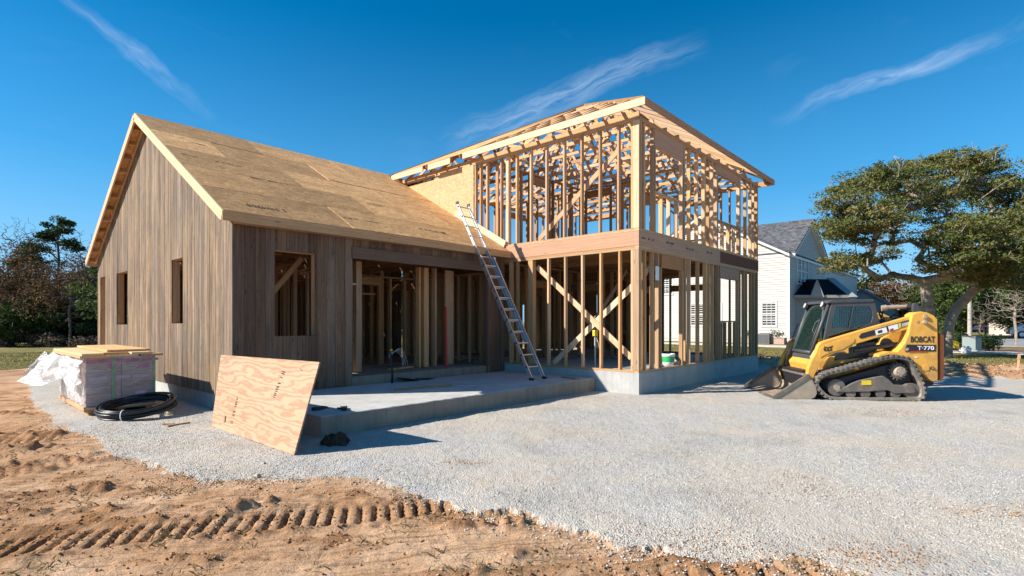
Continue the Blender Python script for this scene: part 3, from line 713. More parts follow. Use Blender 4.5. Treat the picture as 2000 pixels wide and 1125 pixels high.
# far and side walls, both storeys, and partitions: one wall at a time
def far_wall(name, kind, c, a0, a1, z0, z1, gaps=(), sp=.46, mat=LUMB, parent=HOUSE, d=.09):
    mb = MB(); n = int((a1-a0)/sp); 
    mb_b = lambda A0, A1, Z0, Z1: (mb.box(c, c+d, A0, A1, Z0, Z1) if kind == 'x' else mb.box(A0, A1, c, c+d, Z0, Z1))
    for i in range(n+1):
        a = a0+i*(a1-a0)/n
        if any(g0 < a < g1 for g0, g1, *_ in gaps): continue
        mb_b(a-.022, a+.022, z0, z1)
    for (g0, g1, s0, s1) in gaps:
        mb_b(g0-.045, g0, z0, z1); mb_b(g1, g1+.045, z0, z1); mb_b(g0, g1, s1, s1+.22)
        if s0 > z0+.1: mb_b(g0, g1, s0-.045, s0); [mb_b(q-.02, q+.02, z0, s0-.047) for q in np.arange(g0+.25, g1, .4)]
    mb_b(a0, a1, z0-.043, z0-.001); mb_b(a0, a1, z1+.001, z1+.043)
    return part(mb, name, mat, parent)
SW1 = far_wall('side_wall_studs', 'x', HW-.142, .4, HD-.3, ZP, Z1, [(1.4, 3.0, .6, 2.7), (5.0, 6.8, 1.1, 2.7)])
far_wall('side_wall_studs', 'x', HW-.142, .4, HD-.3, BT+.04, TP-.1, [(1.2, 2.6, 4.5, 5.7), (5.2, 6.8, 4.5, 5.7)])
far_wall('back_wall_studs', 'y', HD-.142, .3, HW-.3, BT+.04, TP-.1, [(1.6, 3.0, 4.5, 5.7), (5.0, 6.2, 4.5, 5.7)])
far_wall('back_wall_studs', 'y', HD-.142, .3, HW-.3, ZP, Z1, [(5.3, 7.0, .6, 2.7)])
for (nm, k, c, a0, a1, z0, z1, gp) in (('partition_studs','x',3.9,2.4,8.3,ZP,Z1,[(3.6,4.6,.6,2.6)]),('partition_studs','y',4.2,.2,3.8,ZP,Z1,[(1.2,2.1,.6,2.6)]),
        ('partition_studs','y',3.2,4.2,7.7,ZP,Z1,[(5.4,6.9,.6,2.6)]),('partition_studs','x',2.2,4.4,8.3,ZP,Z1,[(5.6,6.5,.6,2.6)]),
        ('partition_studs','x',4.3,2.2,8.3,BT+.04,TP-.15,[(3.4,4.3,3.8,5.7)]),('partition_studs','y',4.4,.2,4.2,BT+.04,TP-.15,[(1.6,2.5,3.8,5.7)]),('partition_studs','y',3.0,4.5,7.7,BT+.04,TP-.15,[(5.6,6.5,3.8,5.7)])):
    far_wall(nm, k, c, a0, a1, z0, z1, gp, mat=LUMB, d=.09)
one('back_wall_sheathing', OSBW, .0, 5.7, HD+.002, HD+.014, S, BT)
one('back_wall_sheathing', OSBW, 6.1, 7.04, HD+.002, HD+.014, S, BT); one('back_wall_sheathing', OSBW, 5.7, 6.1, HD+.002, HD+.014, 2.3, BT)
one('side_wall_sheathing', LUMB, HW+.002, HW+.014, 3.4, 5.9, S, BB); one('side_wall_sheathing', LUMB, HW+.002, HW+.014, 6.25, HD, S, BB)
one('back_wall_sheathing', OSBW, HW-.9, HW, HD+.002, HD+.014, S, BT)
# --- roof: hipped truss roof, open
PR = .54; X0r, X1r, Y0r, Y1r, ZR = -.27, 8.60, -.27, 8.80, 6.335
def rz(x, y): return ZR+PR*max(0, min(x-X0r, X1r-x, y-Y0r, Y1r-y))
one('fascia', LUMW, X0r-.035, X0r-.002, Y0r-.035, 5.32, 6.175, ZR); one('fascia', LUMW, X0r-.03, X0r+.003, 5.85, 6.85, 6.15, ZR-.02); one('fascia', LUMW, X0r-.028, X0r+.005, 7.1, 8.7, 6.16, ZR-.015)
one('fascia', LUMR, X0r, X1r, Y0r-.035, Y0r-.002, 6.175, ZR); one('fascia', LUMR, X1r, X1r+.035, Y0r-.035, Y1r, 6.175, ZR); one('fascia', LUMB, X0r, X1r, Y1r, Y1r+.035, 6.175, ZR)
cxr, cyr = (X0r+X1r)/2, (Y0r+Y1r)/2
ntr = 13
for i in range(ntr):
    x = .02+i*(HW-.04)/(ntr-1); tr = MB(); th = .038
    flat = rz(x, cyr); run = min(x-X0r, X1r-x); ya, yb = Y0r+run, Y1r-run
    zb = TP+.045
    tr.beam((x, .0, zb), (x, HD, zb), th, .088)
    tr.beam((x, Y0r, ZR-.04), (x, min(ya, cyr), flat-.04), th*.9, .068); tr.beam((x, Y1r, ZR-.05), (x, max(yb, cyr), flat-.05), th, .088)
    if yb-ya > .2: tr.beam((x, ya, flat-.05), (x, yb, flat-.05), th, .088)
    nw = 10; prev = (.15, zb)
    for k in range(1, nw+1):
        y = .15+k*(HD-.3)/nw
        z = zb if k % 2 == 0 else max(rz(x, y)-.06, zb+.08)
        tr.beam((x+.001, prev[0], prev[1]), (x+.001, y, z), th*.9, .075); prev = (y, z)
        if k % 2: tr.beam((x-.001, y, zb), (x-.001, y, z), th*.9, .07)
    part(tr, 'roof_truss', LUM)
for sx in (0, 1):           # jack rafters of the side slopes
    for j in range(18):
        y = Y0r+.25+j*.5
        if y > Y1r-.2: continue
        run = min(y-Y0r, Y1r-y, 2.6); r_ = MB()
        if sx == 0: r_.beam((X0r, y, ZR-.05), (X0r+run, y, ZR+PR*run-.05), .038, .10)
        else: r_.beam((X1r, y, ZR-.05), (X1r-run, y, ZR+PR*run-.05), .038, .10)
        part(r_, 'rafter', LUM)
for (xa, ya_, xb, yb_) in ((X0r, Y0r, cxr, cyr), (X1r, Y0r, cxr, cyr), (X0r, Y1r, cxr, cyr), (X1r, Y1r, cxr, cyr)):
    hp = MB(); hp.beam((xa, ya_, ZR-.04), (xb, yb_, rz(cxr, cyr)-.03), .04, .14); part(hp, 'hip_rafter', LUMB)
for k, (x, z) in enumerate(((2.6, TP+.16), (5.4, TP+.16), (1.2, TP+.12), (6.8, TP+.12))):
    mb = MB(); mb.box(x-.045, x+.045, .2, HD-.2, z-.02, z+.018); 
for k, y in enumerate((2.1, 4.3, 6.4)):
    mb = MB(); mb.box(.1, HW-.1, y-.05, y+.05, TP+.092, TP+.128); part(mb, 'truss_tie', LUMW)
# decking laid on the rear part of the left slope and on the rear slope
def deck(name, pts, off=.012):
    mb = MB()
    P = [Vector((x, y, rz(x, y)+.004)) for x, y in pts]; Q = [p+Vector((0, 0, off)) for p in P]; n = len(P)
    mb._add(P+Q, [tuple(range(n))[::-1], tuple(range(n, 2*n))]+[(i, (i+1) % n, n+(i+1) % n, n+i) for i in range(n)]); mb.fix = True
    return part(mb, name, OSBR)
deck('roof_sheathing', [(X0r, 5.0), (X0r+1.2, 5.0), (X0r+1.2, 7.4), (X0r, 8.6)])
deck('roof_sheathing', [(X0r+1.21, 4.4), (X0r+2.4, 4.4), (X0r+2.4, 6.3), (X0r+1.21, 7.4)])
deck('roof_sheathing', [(X0r+2.41, 4.0), (X0r+3.6, 4.0), (X0r+3.6, 5.1), (X0r+2.41, 6.3)])
# --- upper left wall: wall panel beside the wing roof, trim along the slope
def wz(y): return 3.47+.558*(y-3.76)       # wing roof surface
mb = MB(); pl = [(5.17, wz(5.17)-.25), (5.17, 6.05), (6.6, 6.05), (6.62, 5.94), (8.75, 5.94), (8.75, wz(8.75)-.25)]
mb.prism(pl, lambda u, v: (-.016, u, v), lambda u, v: (-.003, u, v)); mb.g = [(p[1], p[2], 0) for p in mb.v]; part(mb, 'wall_panel', OSBW)
mb = MB(); mb.beam((-.030, 3.94, wz(3.94)+.105), (-.030, 5.9, wz(5.9)+.105), .04, .17); part(mb, 'roof_trim', LUMW)

# ------------------------------------------------------------------ wing
RX0 = G-.2; EY, EZ = B-.224, 3.467; RY, RZ_ = 9.167, 6.49; EYB = B2+.23
ovx = .30
# roof decks: rows of panels with slightly open joints
def slope(y0, z0, y1, z1, nm, flip):
    mb = MB(); L = math.hypot(y1-y0, z1-z0); d = Vector((0, (y1-y0)/L, (z1-z0)/L)); nrm = Vector((0, -d.z, d.y)) if not flip else Vector((0, d.z, -d.y))
    rows = [0, 1.22, 2.44, 3.66, 4.88, L+.0]
    rows = [r_ for r_ in rows if r_ < L-.05]+[L]
    for i in range(len(rows)-1):
        x = RX0-.02-(1.22 if i % 2 else 0)
        while x < -.004:
            xa, xb = max(x, RX0-.02), min(x+2.44, -.004)
            if xb-xa > .05:
                jit = random.uniform(-.006, .006)
                c = Vector(((xa+xb)/2, y0, z0))+d*((rows[i]+rows[i+1])/2)+nrm*(jit-.006)
                mb.obox(c, Vector(((xb-xa)/2-.006, 0, 0)), d*((rows[i+1]-rows[i])/2-.006), nrm*.007)
            x += 2.44
    return part(mb, nm, OSBR)
D1 = slope(EY, EZ, RY, RZ_, 'roof_deck', False)
D2 = slope(EYB, EZ, RY, RZ_, 'roof_deck', True)
# underlay keeping light out below the joints
for y0, sgn in ((EY, 1), (EYB, -1)):
    mb = MB(); mb.beam(((RX0-.01+-.006)/2, y0+.02*sgn, EZ-.014), ((RX0-.016)/2, RY, RZ_-.016), .0, .0) if False else None
# rafters below the deck, seen at the verge and through the openings
def raf(x, w=.04, nm='rafter', dz=.0, mat=LUMB):
    for y0 in (EY, EYB):
        mb = MB(); mb.beam((x, y0, EZ-.085-dz), (x, RY, RZ_-.085-dz), w, .13); part(mb, nm, mat)
for i in range(14): raf(G+.25+i*.5)
for y0, sg in ((EY, 1), (EYB, -1)):      # verge boards and the lookout blocks behind them
    mb = MB(); mb.beam((RX0-.035, y0-.0*sg, EZ-.095), (RX0-.035, RY, RZ_-.095), .035, .175); part(mb, 'verge_board', LUMW if sg == 1 else LUM)
    mb = MB(); mb.beam((G-.02, y0+.05*sg, EZ-.07), (G-.02, RY, RZ_-.10), .036, .12); part(mb, 'verge_board', LUM)
    for k in range(12):
        f = (k+.3)/12; y = y0+(RY-y0)*f; z = EZ+(RZ_-EZ)*f-.09; bl = MB()
        dd = Vector((0, (RY-y0), RZ_-EZ)).normalized()
        bl.obox((G-.11, y, z), (.075, 0, 0), dd*.02, dd.cross(Vector((1,0,0)))*.06); part(bl, 'lookout_block', LUM)
one('eave_board', LUM, RX0-.05, -.01, EY-.036, EY-.002, EZ-.175, EZ-.012)
one('eave_board', LUM, RX0-.05, -.01, EYB+.002, EYB+.036, EZ-.175, EZ-.012)
one('soffit_board', LUMB, G, -.01, EY, B-.03, EZ-.175, EZ-.155)
# stamps on the deck
def stamps(parent, items):
    for (x, y, L, hh, seed) in items:
        rr = random.Random(seed); mb = MB(); sd = Vector((0, RY-EY, RZ_-EZ)).normalized(); nn = Vector((0, -sd.z, sd.y))
        p = Vector((x, y, wz(y)))+nn*.008
        q = 0
        while q < L:
            w_ = rr.uniform(.4, .8)*hh
            if rr.random() < .85:
                k = rr.randint(0, 3); c = p+Vector((q+w_/2, 0, 0))
                if k == 0:
                    mb.tube([c+Vector((math.cos(a)*w_*.38, 0, 0))+sd*math.sin(a)*hh*.42 for a in np.linspace(0, 6.0, 12)], hh*.075, 4)
                elif k == 1: mb.beam(c-sd*hh*.45, c+sd*hh*.45, hh*.16, .003, nn); mb.beam(c+Vector((w_*.35,0,0))-sd*hh*.45, c+Vector((w_*.35,0,0))+sd*hh*.45, hh*.16, .003, nn)
                elif k == 2: mb.beam(c-sd*hh*.45-Vector((w_*.3,0,0)), c+sd*hh*.45+Vector((w_*.3,0,0)), hh*.16, .003, nn)
                else: mb.beam(c-sd*hh*.45, c+sd*hh*.45, hh*.16, .003, nn); mb.beam(c+sd*hh*.35, c+sd*hh*.35+Vector((w_*.4,0,0)), hh*.14, .003, nn)
            q += w_*1.15
        mb.build('ink_stamp', INK, parent)
stamps(D1, [(-6.6, 4.15, .75, .085, 1), (-5.9, 5.85, .8, .06, 2), (-6.3, 6.5, .5, .05, 3), (-4.6, 4.3, .9, .05, 4), (-2.6, 4.35, .8, .07, 5), (-6.5, 7.6, .35, .05, 6), (-3.2, 5.6, .5, .05, 7), (-6.95, 6.55, .3, .05, 8)])
# siding: vertical boards
def siding(name, axis, c0, c1, a0, a1, zb, ztop, holes, bw, mat, parent=HOUSE):
    """axis 'x' wall runs along Y at x=c ; 'y' wall runs along X at y=c"""
    mb = MB(); a = a0
    while a < a1-.01:
        w_ = bw*random.uniform(.9, 1.12); b_ = min(a+w_, a1)
        if a1-b_ < .04: b_ = a1
        off = random.uniform(-.004, .004); tone = random.random()
        cuts = [(zb, None)]
        mid = (a+b_)/2
        # split at hole edges across the board
        edges = sorted({a, b_}|{e for h in holes for e in h[:2] if a+.002 < e < b_-.002})
        for e0, e1 in zip(edges[:-1], edges[1:]):
            m_ = (e0+e1)/2; segs = [(zb, 99)]
            for (h0, h1, z0, z1) in holes:
                if h0 < m_ < h1:
                    ns = []
                    for (p, q) in segs:
                        if z0 > p: ns.append((p, min(q, z0)))
                        if z1 < q: ns.append((max(p, z1), q))
                    segs = ns
            for (p, q) in segs:
                t0, t1 = ztop(e0+.001), ztop(e1-.001)
                if q > 50: q0, q1 = t0, t1
                else: q0 = q1 = q
                if min(q0, q1) <= p+.01: continue
                e0_, e1_ = (e0+.0025 if e0 == a else e0), (e1-.0025 if e1 == b_ else e1)
                x0, x1 = c0+off, c1
                def P(al, cc, z): return (cc, al, z) if axis == 'x' else (al, cc, z)
                zs = [p+(q_-p)*f for q_ in (0,) for f in (0,)] 
                vs = [P(e0_, x0, p), P(e1_, x0, p), P(e1_, x0, q1), P(e0_, x0, q0), P(e0_, x1, p), P(e1_, x1, p), P(e1_, x1, q1), P(e0_, x1, q0)]
                gg = [(v[2]+tone*37, (v[1] if axis == 'x' else v[0])+tone*11, (v[0] if axis == 'x' else v[1])) for v in vs]
                mb._add(vs, [(0,1,2,3),(7,6,5,4),(0,4,5,1),(1,5,6,2),(2,6,7,3),(3,7,4,0)], gg, tone)
        a = b_
    mb.fix = True
    return part(mb, name, mat, parent)
def ztg(y): return min(EZ+.558*(y-EY), EZ+.558*(EYB-y))-.06
GH = [(10.89, 12.02, 1.53, 2.92), (6.56, 7.29, 1.57, 2.92), (13.34, 13.98, .45, 2.92)]
siding('gable_siding', 'x', G, G+.022, B, B2, .28, ztg, GH, .135, SIDG)
FH = [(-6.16, -5.38, 1.34, 2.91), (-4.58, -.64, .0, 2.91)]
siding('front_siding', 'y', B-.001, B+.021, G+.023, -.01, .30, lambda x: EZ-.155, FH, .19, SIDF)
siding('rear_siding', 'y', B2-.022, B2, G+.023, -.01, .30, lambda x: EZ-.16, [(-6.2, -5.7, 1.0, 2.4), (-3.9, -3.5, 1.0, 2.6)], .19, SIDG)
siding('end_siding', 'x', -.04, -.018, HD+.02, B2-.03, .30, ztg, [], .19, SIDG)
one('inner_sheathing', OSBW, G+.024, G+.036, B+.16, 6.3, .5, EZ-.25)
one('corner_trim', LUMW, G-.004, G+.018, B-.022, B-.003, .30, EZ-.17) if False else None
# rough openings: frames of lumber inside each opening
def frame_x(h, nm='window_frame'):      # opening in the gable wall
    y0, y1, z0, z1 = h; mb = MB(); x0, x1 = G+.024, G+.16
    mb.box(x0, x1, y0-.045, y0, z0-.04, z1+.04); mb.box(x0, x1, y1, y1+.045, z0-.04, z1+.04); mb.box(x0, x1, y0, y1, z1, z1+.045)
    if z0 > .6: mb.box(x0, x1, y0, y1, z0-.045, z0)
    part(mb, nm, LUM)
for h in GH: frame_x(h, 'window_frame' if h[2] > 1 else 'door_frame')
def frame_y(h, nm='window_frame'):
    x0, x1, z0, z1 = h; mb = MB(); y0, y1 = B+.022, B+.16
    mb.box(x0-.045, x0, y0, y1, z0-.04, z1+.04); mb.box(x1, x1+.045, y0, y1, z0-.04, z1+.04); mb.box(x0, x1, y0, y1, z1, z1+.045)
    if z0 > .6: mb.box(x0, x1, y0, y1, z0-.045, z0)
    part(mb, nm, LUM)
frame_y(FH[0]); 
one('porch_beam', PORB, -4.60, -.66, B-.045, B-.003, 2.90, 3.13)
PST = wood('porch_post_wood', (.30, .19, .12), (.17, .10, .06), knot=.5)
one('door_frame', PST, -4.74, -4.58, B-.012, B+.0-.003, .30, EZ-.16, ) 
one('door_frame', PORB, -.66, -.60, B-.006, B+.14, S, 2.90)
# studs inside the wing
far_wall('gable_wall_studs', 'x', G+.04, B+.2, B2-.2, S, 3.2, [(10.85, 12.06, 1.5, 2.9), (6.52, 7.33, 1.5, 2.9), (13.3, 14.0, .5, 2.9)])
far_wall('rear_wall_studs', 'y', B2-.18, G+.2, -.2, S, 3.2, [(-6.2, -5.7, 1.0, 2.4), (-3.9, -3.5, 1.0, 2.6)])
far_wall('front_wall_studs', 'y', B+.03, G+.2, -4.8, S, 3.2, [(-6.2, -5.34, 1.3, 2.9)])
for (k, c, a0, a1, gp) in (('y', 6.1, -4.9, -.3, [(-3.6,-2.5,.5,2.55)]), ('x', -4.8, 6.1, 12, [(7.6,8.6,.5,2.6)]), ('x', -2.4, 6.2, 12, [(8.6,9.5,.5,2.6)]), ('y', 9.4, -6.6, -.3, [(-5.8,-4.9,.5,2.6),(-1.6,-.8,.5,2.6)]), ('x', -.25, 4.2, 14, [(7.4,9.0,.5,2.6)])):
    far_wall('partition_studs', k, c, a0, a1, S, 2.75 if k == 'y' else 2.9, gp, mat=LUMB, d=.09)  # dark lumber, so the wing's inner shade sits in the stud colour
for (x, w_) in ((-3.95, .14), (-2.05, .14), (-2.25, .05), (-1.75, .05)): one('porch_post', LUM, x-w_/2, x+w_/2, B+.75, B+.89, S, 2.95)
one('porch_post', LUM, -1.30, -1.02, B+.9, B+.94, S, 2.95); one('blocking', LUM, -4.55, -3.9, B+.76, B+.86, 2.42, 2.46); one('blocking', LUM, -3.8, -2.6, B+2.14, B+2.2, 2.30, 2.34)
for i in range(9): one('ceiling_joist', LUMB, -6.6+i*.78, -6.56+i*.78, B+.1, B2-.2, 3.2, 3.34)
brace((-6.2, B+1.1, 1.6), (-5.1, B+1.1, 2.95), w=.11, h=.04, up=(0,1,0)); brace((-2.2, B+1.0, .5), (-1.55, B+1.5, 1.9), w=.10, h=.04, up=(0,1,0)); 
# ------------------------------------------------------------------ track loader
LRZ = math.atan2(-.822, .569)
LD = thing('track_loader', 'yellow compact track loader parked on gravel with bucket lowered', 'track loader', (1.98, -3.28, 0), LRZ)
_ca, _sa = math.cos(LRZ), math.sin(LRZ)
_cx, _cy = CX-1.98, CY+3.28; LCX, LCY = _cx*_ca+_cy*_sa, -_cx*_sa+_cy*_ca
def LP(px, py, yl):     # side elevation measured in the vertical plane yl metres in from the near track face
    a = (px-1000)/FPX; fx, fy = math.sin(YAW), math.cos(YAW); rx, ry, rz_ = fx+a*fy, fy-a*fx, -(py-Y0)/FPX
    lx, ly = rx*_ca+ry*_sa, -rx*_sa+ry*_ca; tt = (yl-LCY)/ly
    return LCX+tt*lx, CH+tt*rz_
def Z7(pts, yl): return [LP(1400+x/4, 550+y/4, yl) for x, y in pts]
def ZT(pts, yl): return [LP(1580+x/7.407, 680+y/7.407, yl) for x, y in pts]
def ZD(pts, yl): return [LP(1540+x/7.5, 570+y/7.5, yl) for x, y in pts]
def slab_(poly, y0, y1, name, mat, parent=None, bevel=.012, **k):
    mb = MB(); mb.prism(poly, lambda u, v: (u, y0, v), lambda u, v: (u, y1, v))
    return mb.build(name, mat, parent or LD, bevel=bevel, **k)
def ring(outer, inner, y0, y1, name, mat, parent=None):
    n = len(outer); mb = MB(); V = [(u, y, v) for y in (y0, y1) for lp in (outer, inner) for u, v in lp]
    fs = []
    for i in range(n):
        j = (i+1) % n
        fs += [(i, j, n+j, n+i), (2*n+i, 3*n+i, 3*n+j, 2*n+j), (i, 2*n+i, 2*n+j, j), (n+i, n+j, 3*n+j, 3*n+i)]
    mb._add(V, fs); mb.fix = True; return mb.build(name, mat, parent or LD, bevel=.008)
def resample(P, step, closed=True):
    P = [Vector((a, b)) for a, b in P]; out = []
    if closed: P = P+[P[0]]
    acc = 0
    for a, b in zip(P[:-1], P[1:]):
        L = (b-a).length
        while acc < L: out.append(a+(b-a)*(acc/L)); acc += step
        acc -= L
    return out
def chaikin(P, n=2):
    for _ in range(n):
        Q = []
        for i in range(len(P)):
            a, b = Vector(P[i]), Vector(P[(i+1) % len(P)]); Q += [a*.75+b*.25, a*.25+b*.75]
        P = [tuple(q) for q in Q]
    return P
TO = [(95,545),(130,450),(230,375),(420,335),(640,275),(900,205),(1060,155),(1230,128),(1400,140),(1490,180),(1545,280),(1605,400),(1662,530),(1690,650),(1665,735),(1590,778),(1300,775),(800,772),(400,768),(270,735),(170,650)]
outer = chaikin(ZT(TO, 0), 2); zmin = min(v for u, v in outer); outer = [(u, v-zmin+.004) for u, v in outer]
def offs(P, d):
    n = len(P); r_ = []
    for i in range(n):
        a, b = Vector(P[i-1]), Vector(P[(i+1) % n]); tt = (b-a).normalized(); r_.append((P[i][0]+tt.y*d, P[i][1]-tt.x*d))
    return r_
ar = sum(outer[i][0]*outer[(i+1) % len(outer)][1]-outer[(i+1) % len(outer)][0]*outer[i][1] for i in range(len(outer)))
sgn = -1 if ar > 0 else 1
inner = offs(outer, .055*sgn)
for yt in (0.0, 1.53):
    mb = MB(); n = len(outer); V = [(u, y, v) for y in (yt+.01, yt+.44) for lp in (outer, inner) for u, v in lp]; fs = []
    for i in range(n):
        j = (i+1) % n; fs += [(i, j, n+j, n+i), (2*n+i, 3*n+i, 3*n+j, 2*n+j), (i, 2*n+i, 2*n+j, j), (n+i, n+j, 3*n+j, 3*n+i)]
    mb._add(V, fs); mb.fix = True
    RS = resample(outer, .098); nn = len(RS)
    for i in range(nn):
        p = RS[i]; tt = (RS[(i+1) % nn]-RS[i-1]).normalized(); nv = Vector((tt.y, -tt.x))*(-sgn)
        if p.y < .02 and abs(tt.y) < .05: continue
        for (ya, yb, sh) in ((.0, .15, .012), (.155, .295, -.012), (.30, .45, .012)):
            c = Vector((p.x+tt.x*sh+nv.x*.004, yt+(ya+yb)/2, p.y+tt.y*sh+nv.y*.004))
            mb.obox(c, (0, (yb-ya)/2, 0), (tt.x*.026, 0, tt.y*.026), (nv.x*.022, 0, nv.y*.022))
    trk = mb.build('rubber_track', RUB, LD, bevel=.004)
    # undercarriage
    if True:
        f = 1
        def yy(a): return yt+a if yt == 0 else yt+.45-a
        ya, yb = sorted((yy(.05), yy(.12)))
        fr = [(400,650),(410,630),(500,590),(630,520),(740,475),(990,425),(1080,412),(1150,460),(1235,540),(1500,556),(1540,600),(1530,660),(1240,668),(1150,620),(1000,628),(860,640)]
        slab_([(u, v-zmin) for u, v in ZT(fr, .05)], ya, yb, 'track_frame', STLD, bevel=.01)
        slab_([(u, v-zmin) for u, v in ZT([(250,500),(1200,230),(1450,230),(1500,400),(1480,600),(900,640),(350,640)], .2)], *sorted((yy(.20), yy(.40))), 'inner_frame', BLK)
        for (x, z, r_) in ((1480, 615, 112), (395, 570, 125)):
            (u, v), = ZT([(x, z)], .1); mb = MB(); rr_ = r_/7.407/97
            mb.cyl((u, yy(.08), v), (u, yy(.38), v), rr_, n=28); w_ = mb.build('idler_wheel', STLD, LD, bevel=.006)
            mb = MB(); mb.cyl((u, yy(.06), v), (u, yy(.08), v), rr_*.35, n=18); mb.build('hub', STL, w_)
        for x in (600, 810, 1030, 1245):
            (u, v), = ZT([(x, 655)], .1); mb = MB(); rr_ = 66/7.407/97
            for q in (.07, .30): mb.cyl((u, yy(q), v), (u, yy(q+.09), v), rr_, n=22)
            mb.cyl((u, yy(.14), v), (u, yy(.32), v), rr_*.5, n=14); mb.build('track_roller', STLD, LD, bevel=.004)
        (u, v), = ZT([(1310, 340)], .1); mb = MB()
        mb.cyl((u, yy(.12), v), (u, yy(.38), v), .150, n=30)
        for k in range(15):
            a = 2*math.pi*k/15; mb.obox((u+.165*math.cos(a), yy(.25), v+.165*math.sin(a)), (0, .11, 0), (.018*math.cos(a), 0, .018*math.sin(a)), (-.016*math.sin(a), 0, .016*math.cos(a)))
        sp = mb.build('drive_sprocket', STLD, LD, bevel=.004)
        mb = MB(); mb.cyl((u, yy(.04), v), (u, yy(.12), v), .095, .11, n=26); mb.cyl((u, yy(.02), v), (u, yy(.04), v), .055, n=20)
        for k in range(8): mb.cyl((u+.078*math.cos(k*.785), yy(.03), v+.078*math.sin(k*.785)), (u+.078*math.cos(k*.785), yy(.05), v+.078*math.sin(k*.785)), .009, n=6)
        mb.build('hub', STL, sp)
    if yt == 0: slab_([(u, v-zmin) for u, v in ZT([(760,478),(900,474),(902,540),(762,545)], .048)], .043, .048, 'track_decal', YELL, bevel=0)
# body
BODY = [(715,640),(760,600),(870,590),(1240,548),(1290,440),(1500,330),(1570,420),(1690,560),(1700,740),(1640,770),(1000,800),(730,790)]
slab_(Z7(BODY, .46), .46, 1.52, 'body', YEL, bevel=.02)
slab_(Z7([(730,700),(1640,640),(1680,800),(1560,850),(760,830)], .6), .52, 1.46, 'belly_pan', BLK)
slab_(Z7([(1270,330),(1300,300),(1500,290),(1700,330),(1710,560),(1260,560)], .5), .5, 1.48, 'engine_cover', BLK)
slab_(Z7([(1030,515),(1235,470),(1238,582),(925,618),(922,585),(960,560),(1030,560)], .44), .445, .459, 'side_panel', BLK, bevel=0)
mb = MB(); (u, v), = Z7([(1325, 487)], .44); mb.cyl((u, .44, v), (u, .458, v), .12, n=30); mb.build('shaded_hole', BLK, LD)  # flat black disc painting the shade inside a hole in the body
slab_(Z7([(800,640),(880,590),(920,588),(925,640),(880,720),(800,720)], .42), .44, .459, 'front_guard', YEL)
# fender ledge above the near track
for y0, y1 in ((.05, .46), (1.52, 1.93)):
    slab_(Z7([(1265,590),(1270,568),(1340,548),(1420,550),(1500,582),(1490,600),(1410,572),(1340,572)], .05), y0, y1, 'fender', YEL, bevel=.006)
    slab_(Z7([(1050,680),(1060,650),(1100,655),(1100,690)], .3), y0+.2, y1, 'step', YEL, bevel=.006); slab_(Z7([(1125,650),(1140,620),(1210,625),(1200,650)], .3), y0+.2, y1, 'step', YEL, bevel=.006)
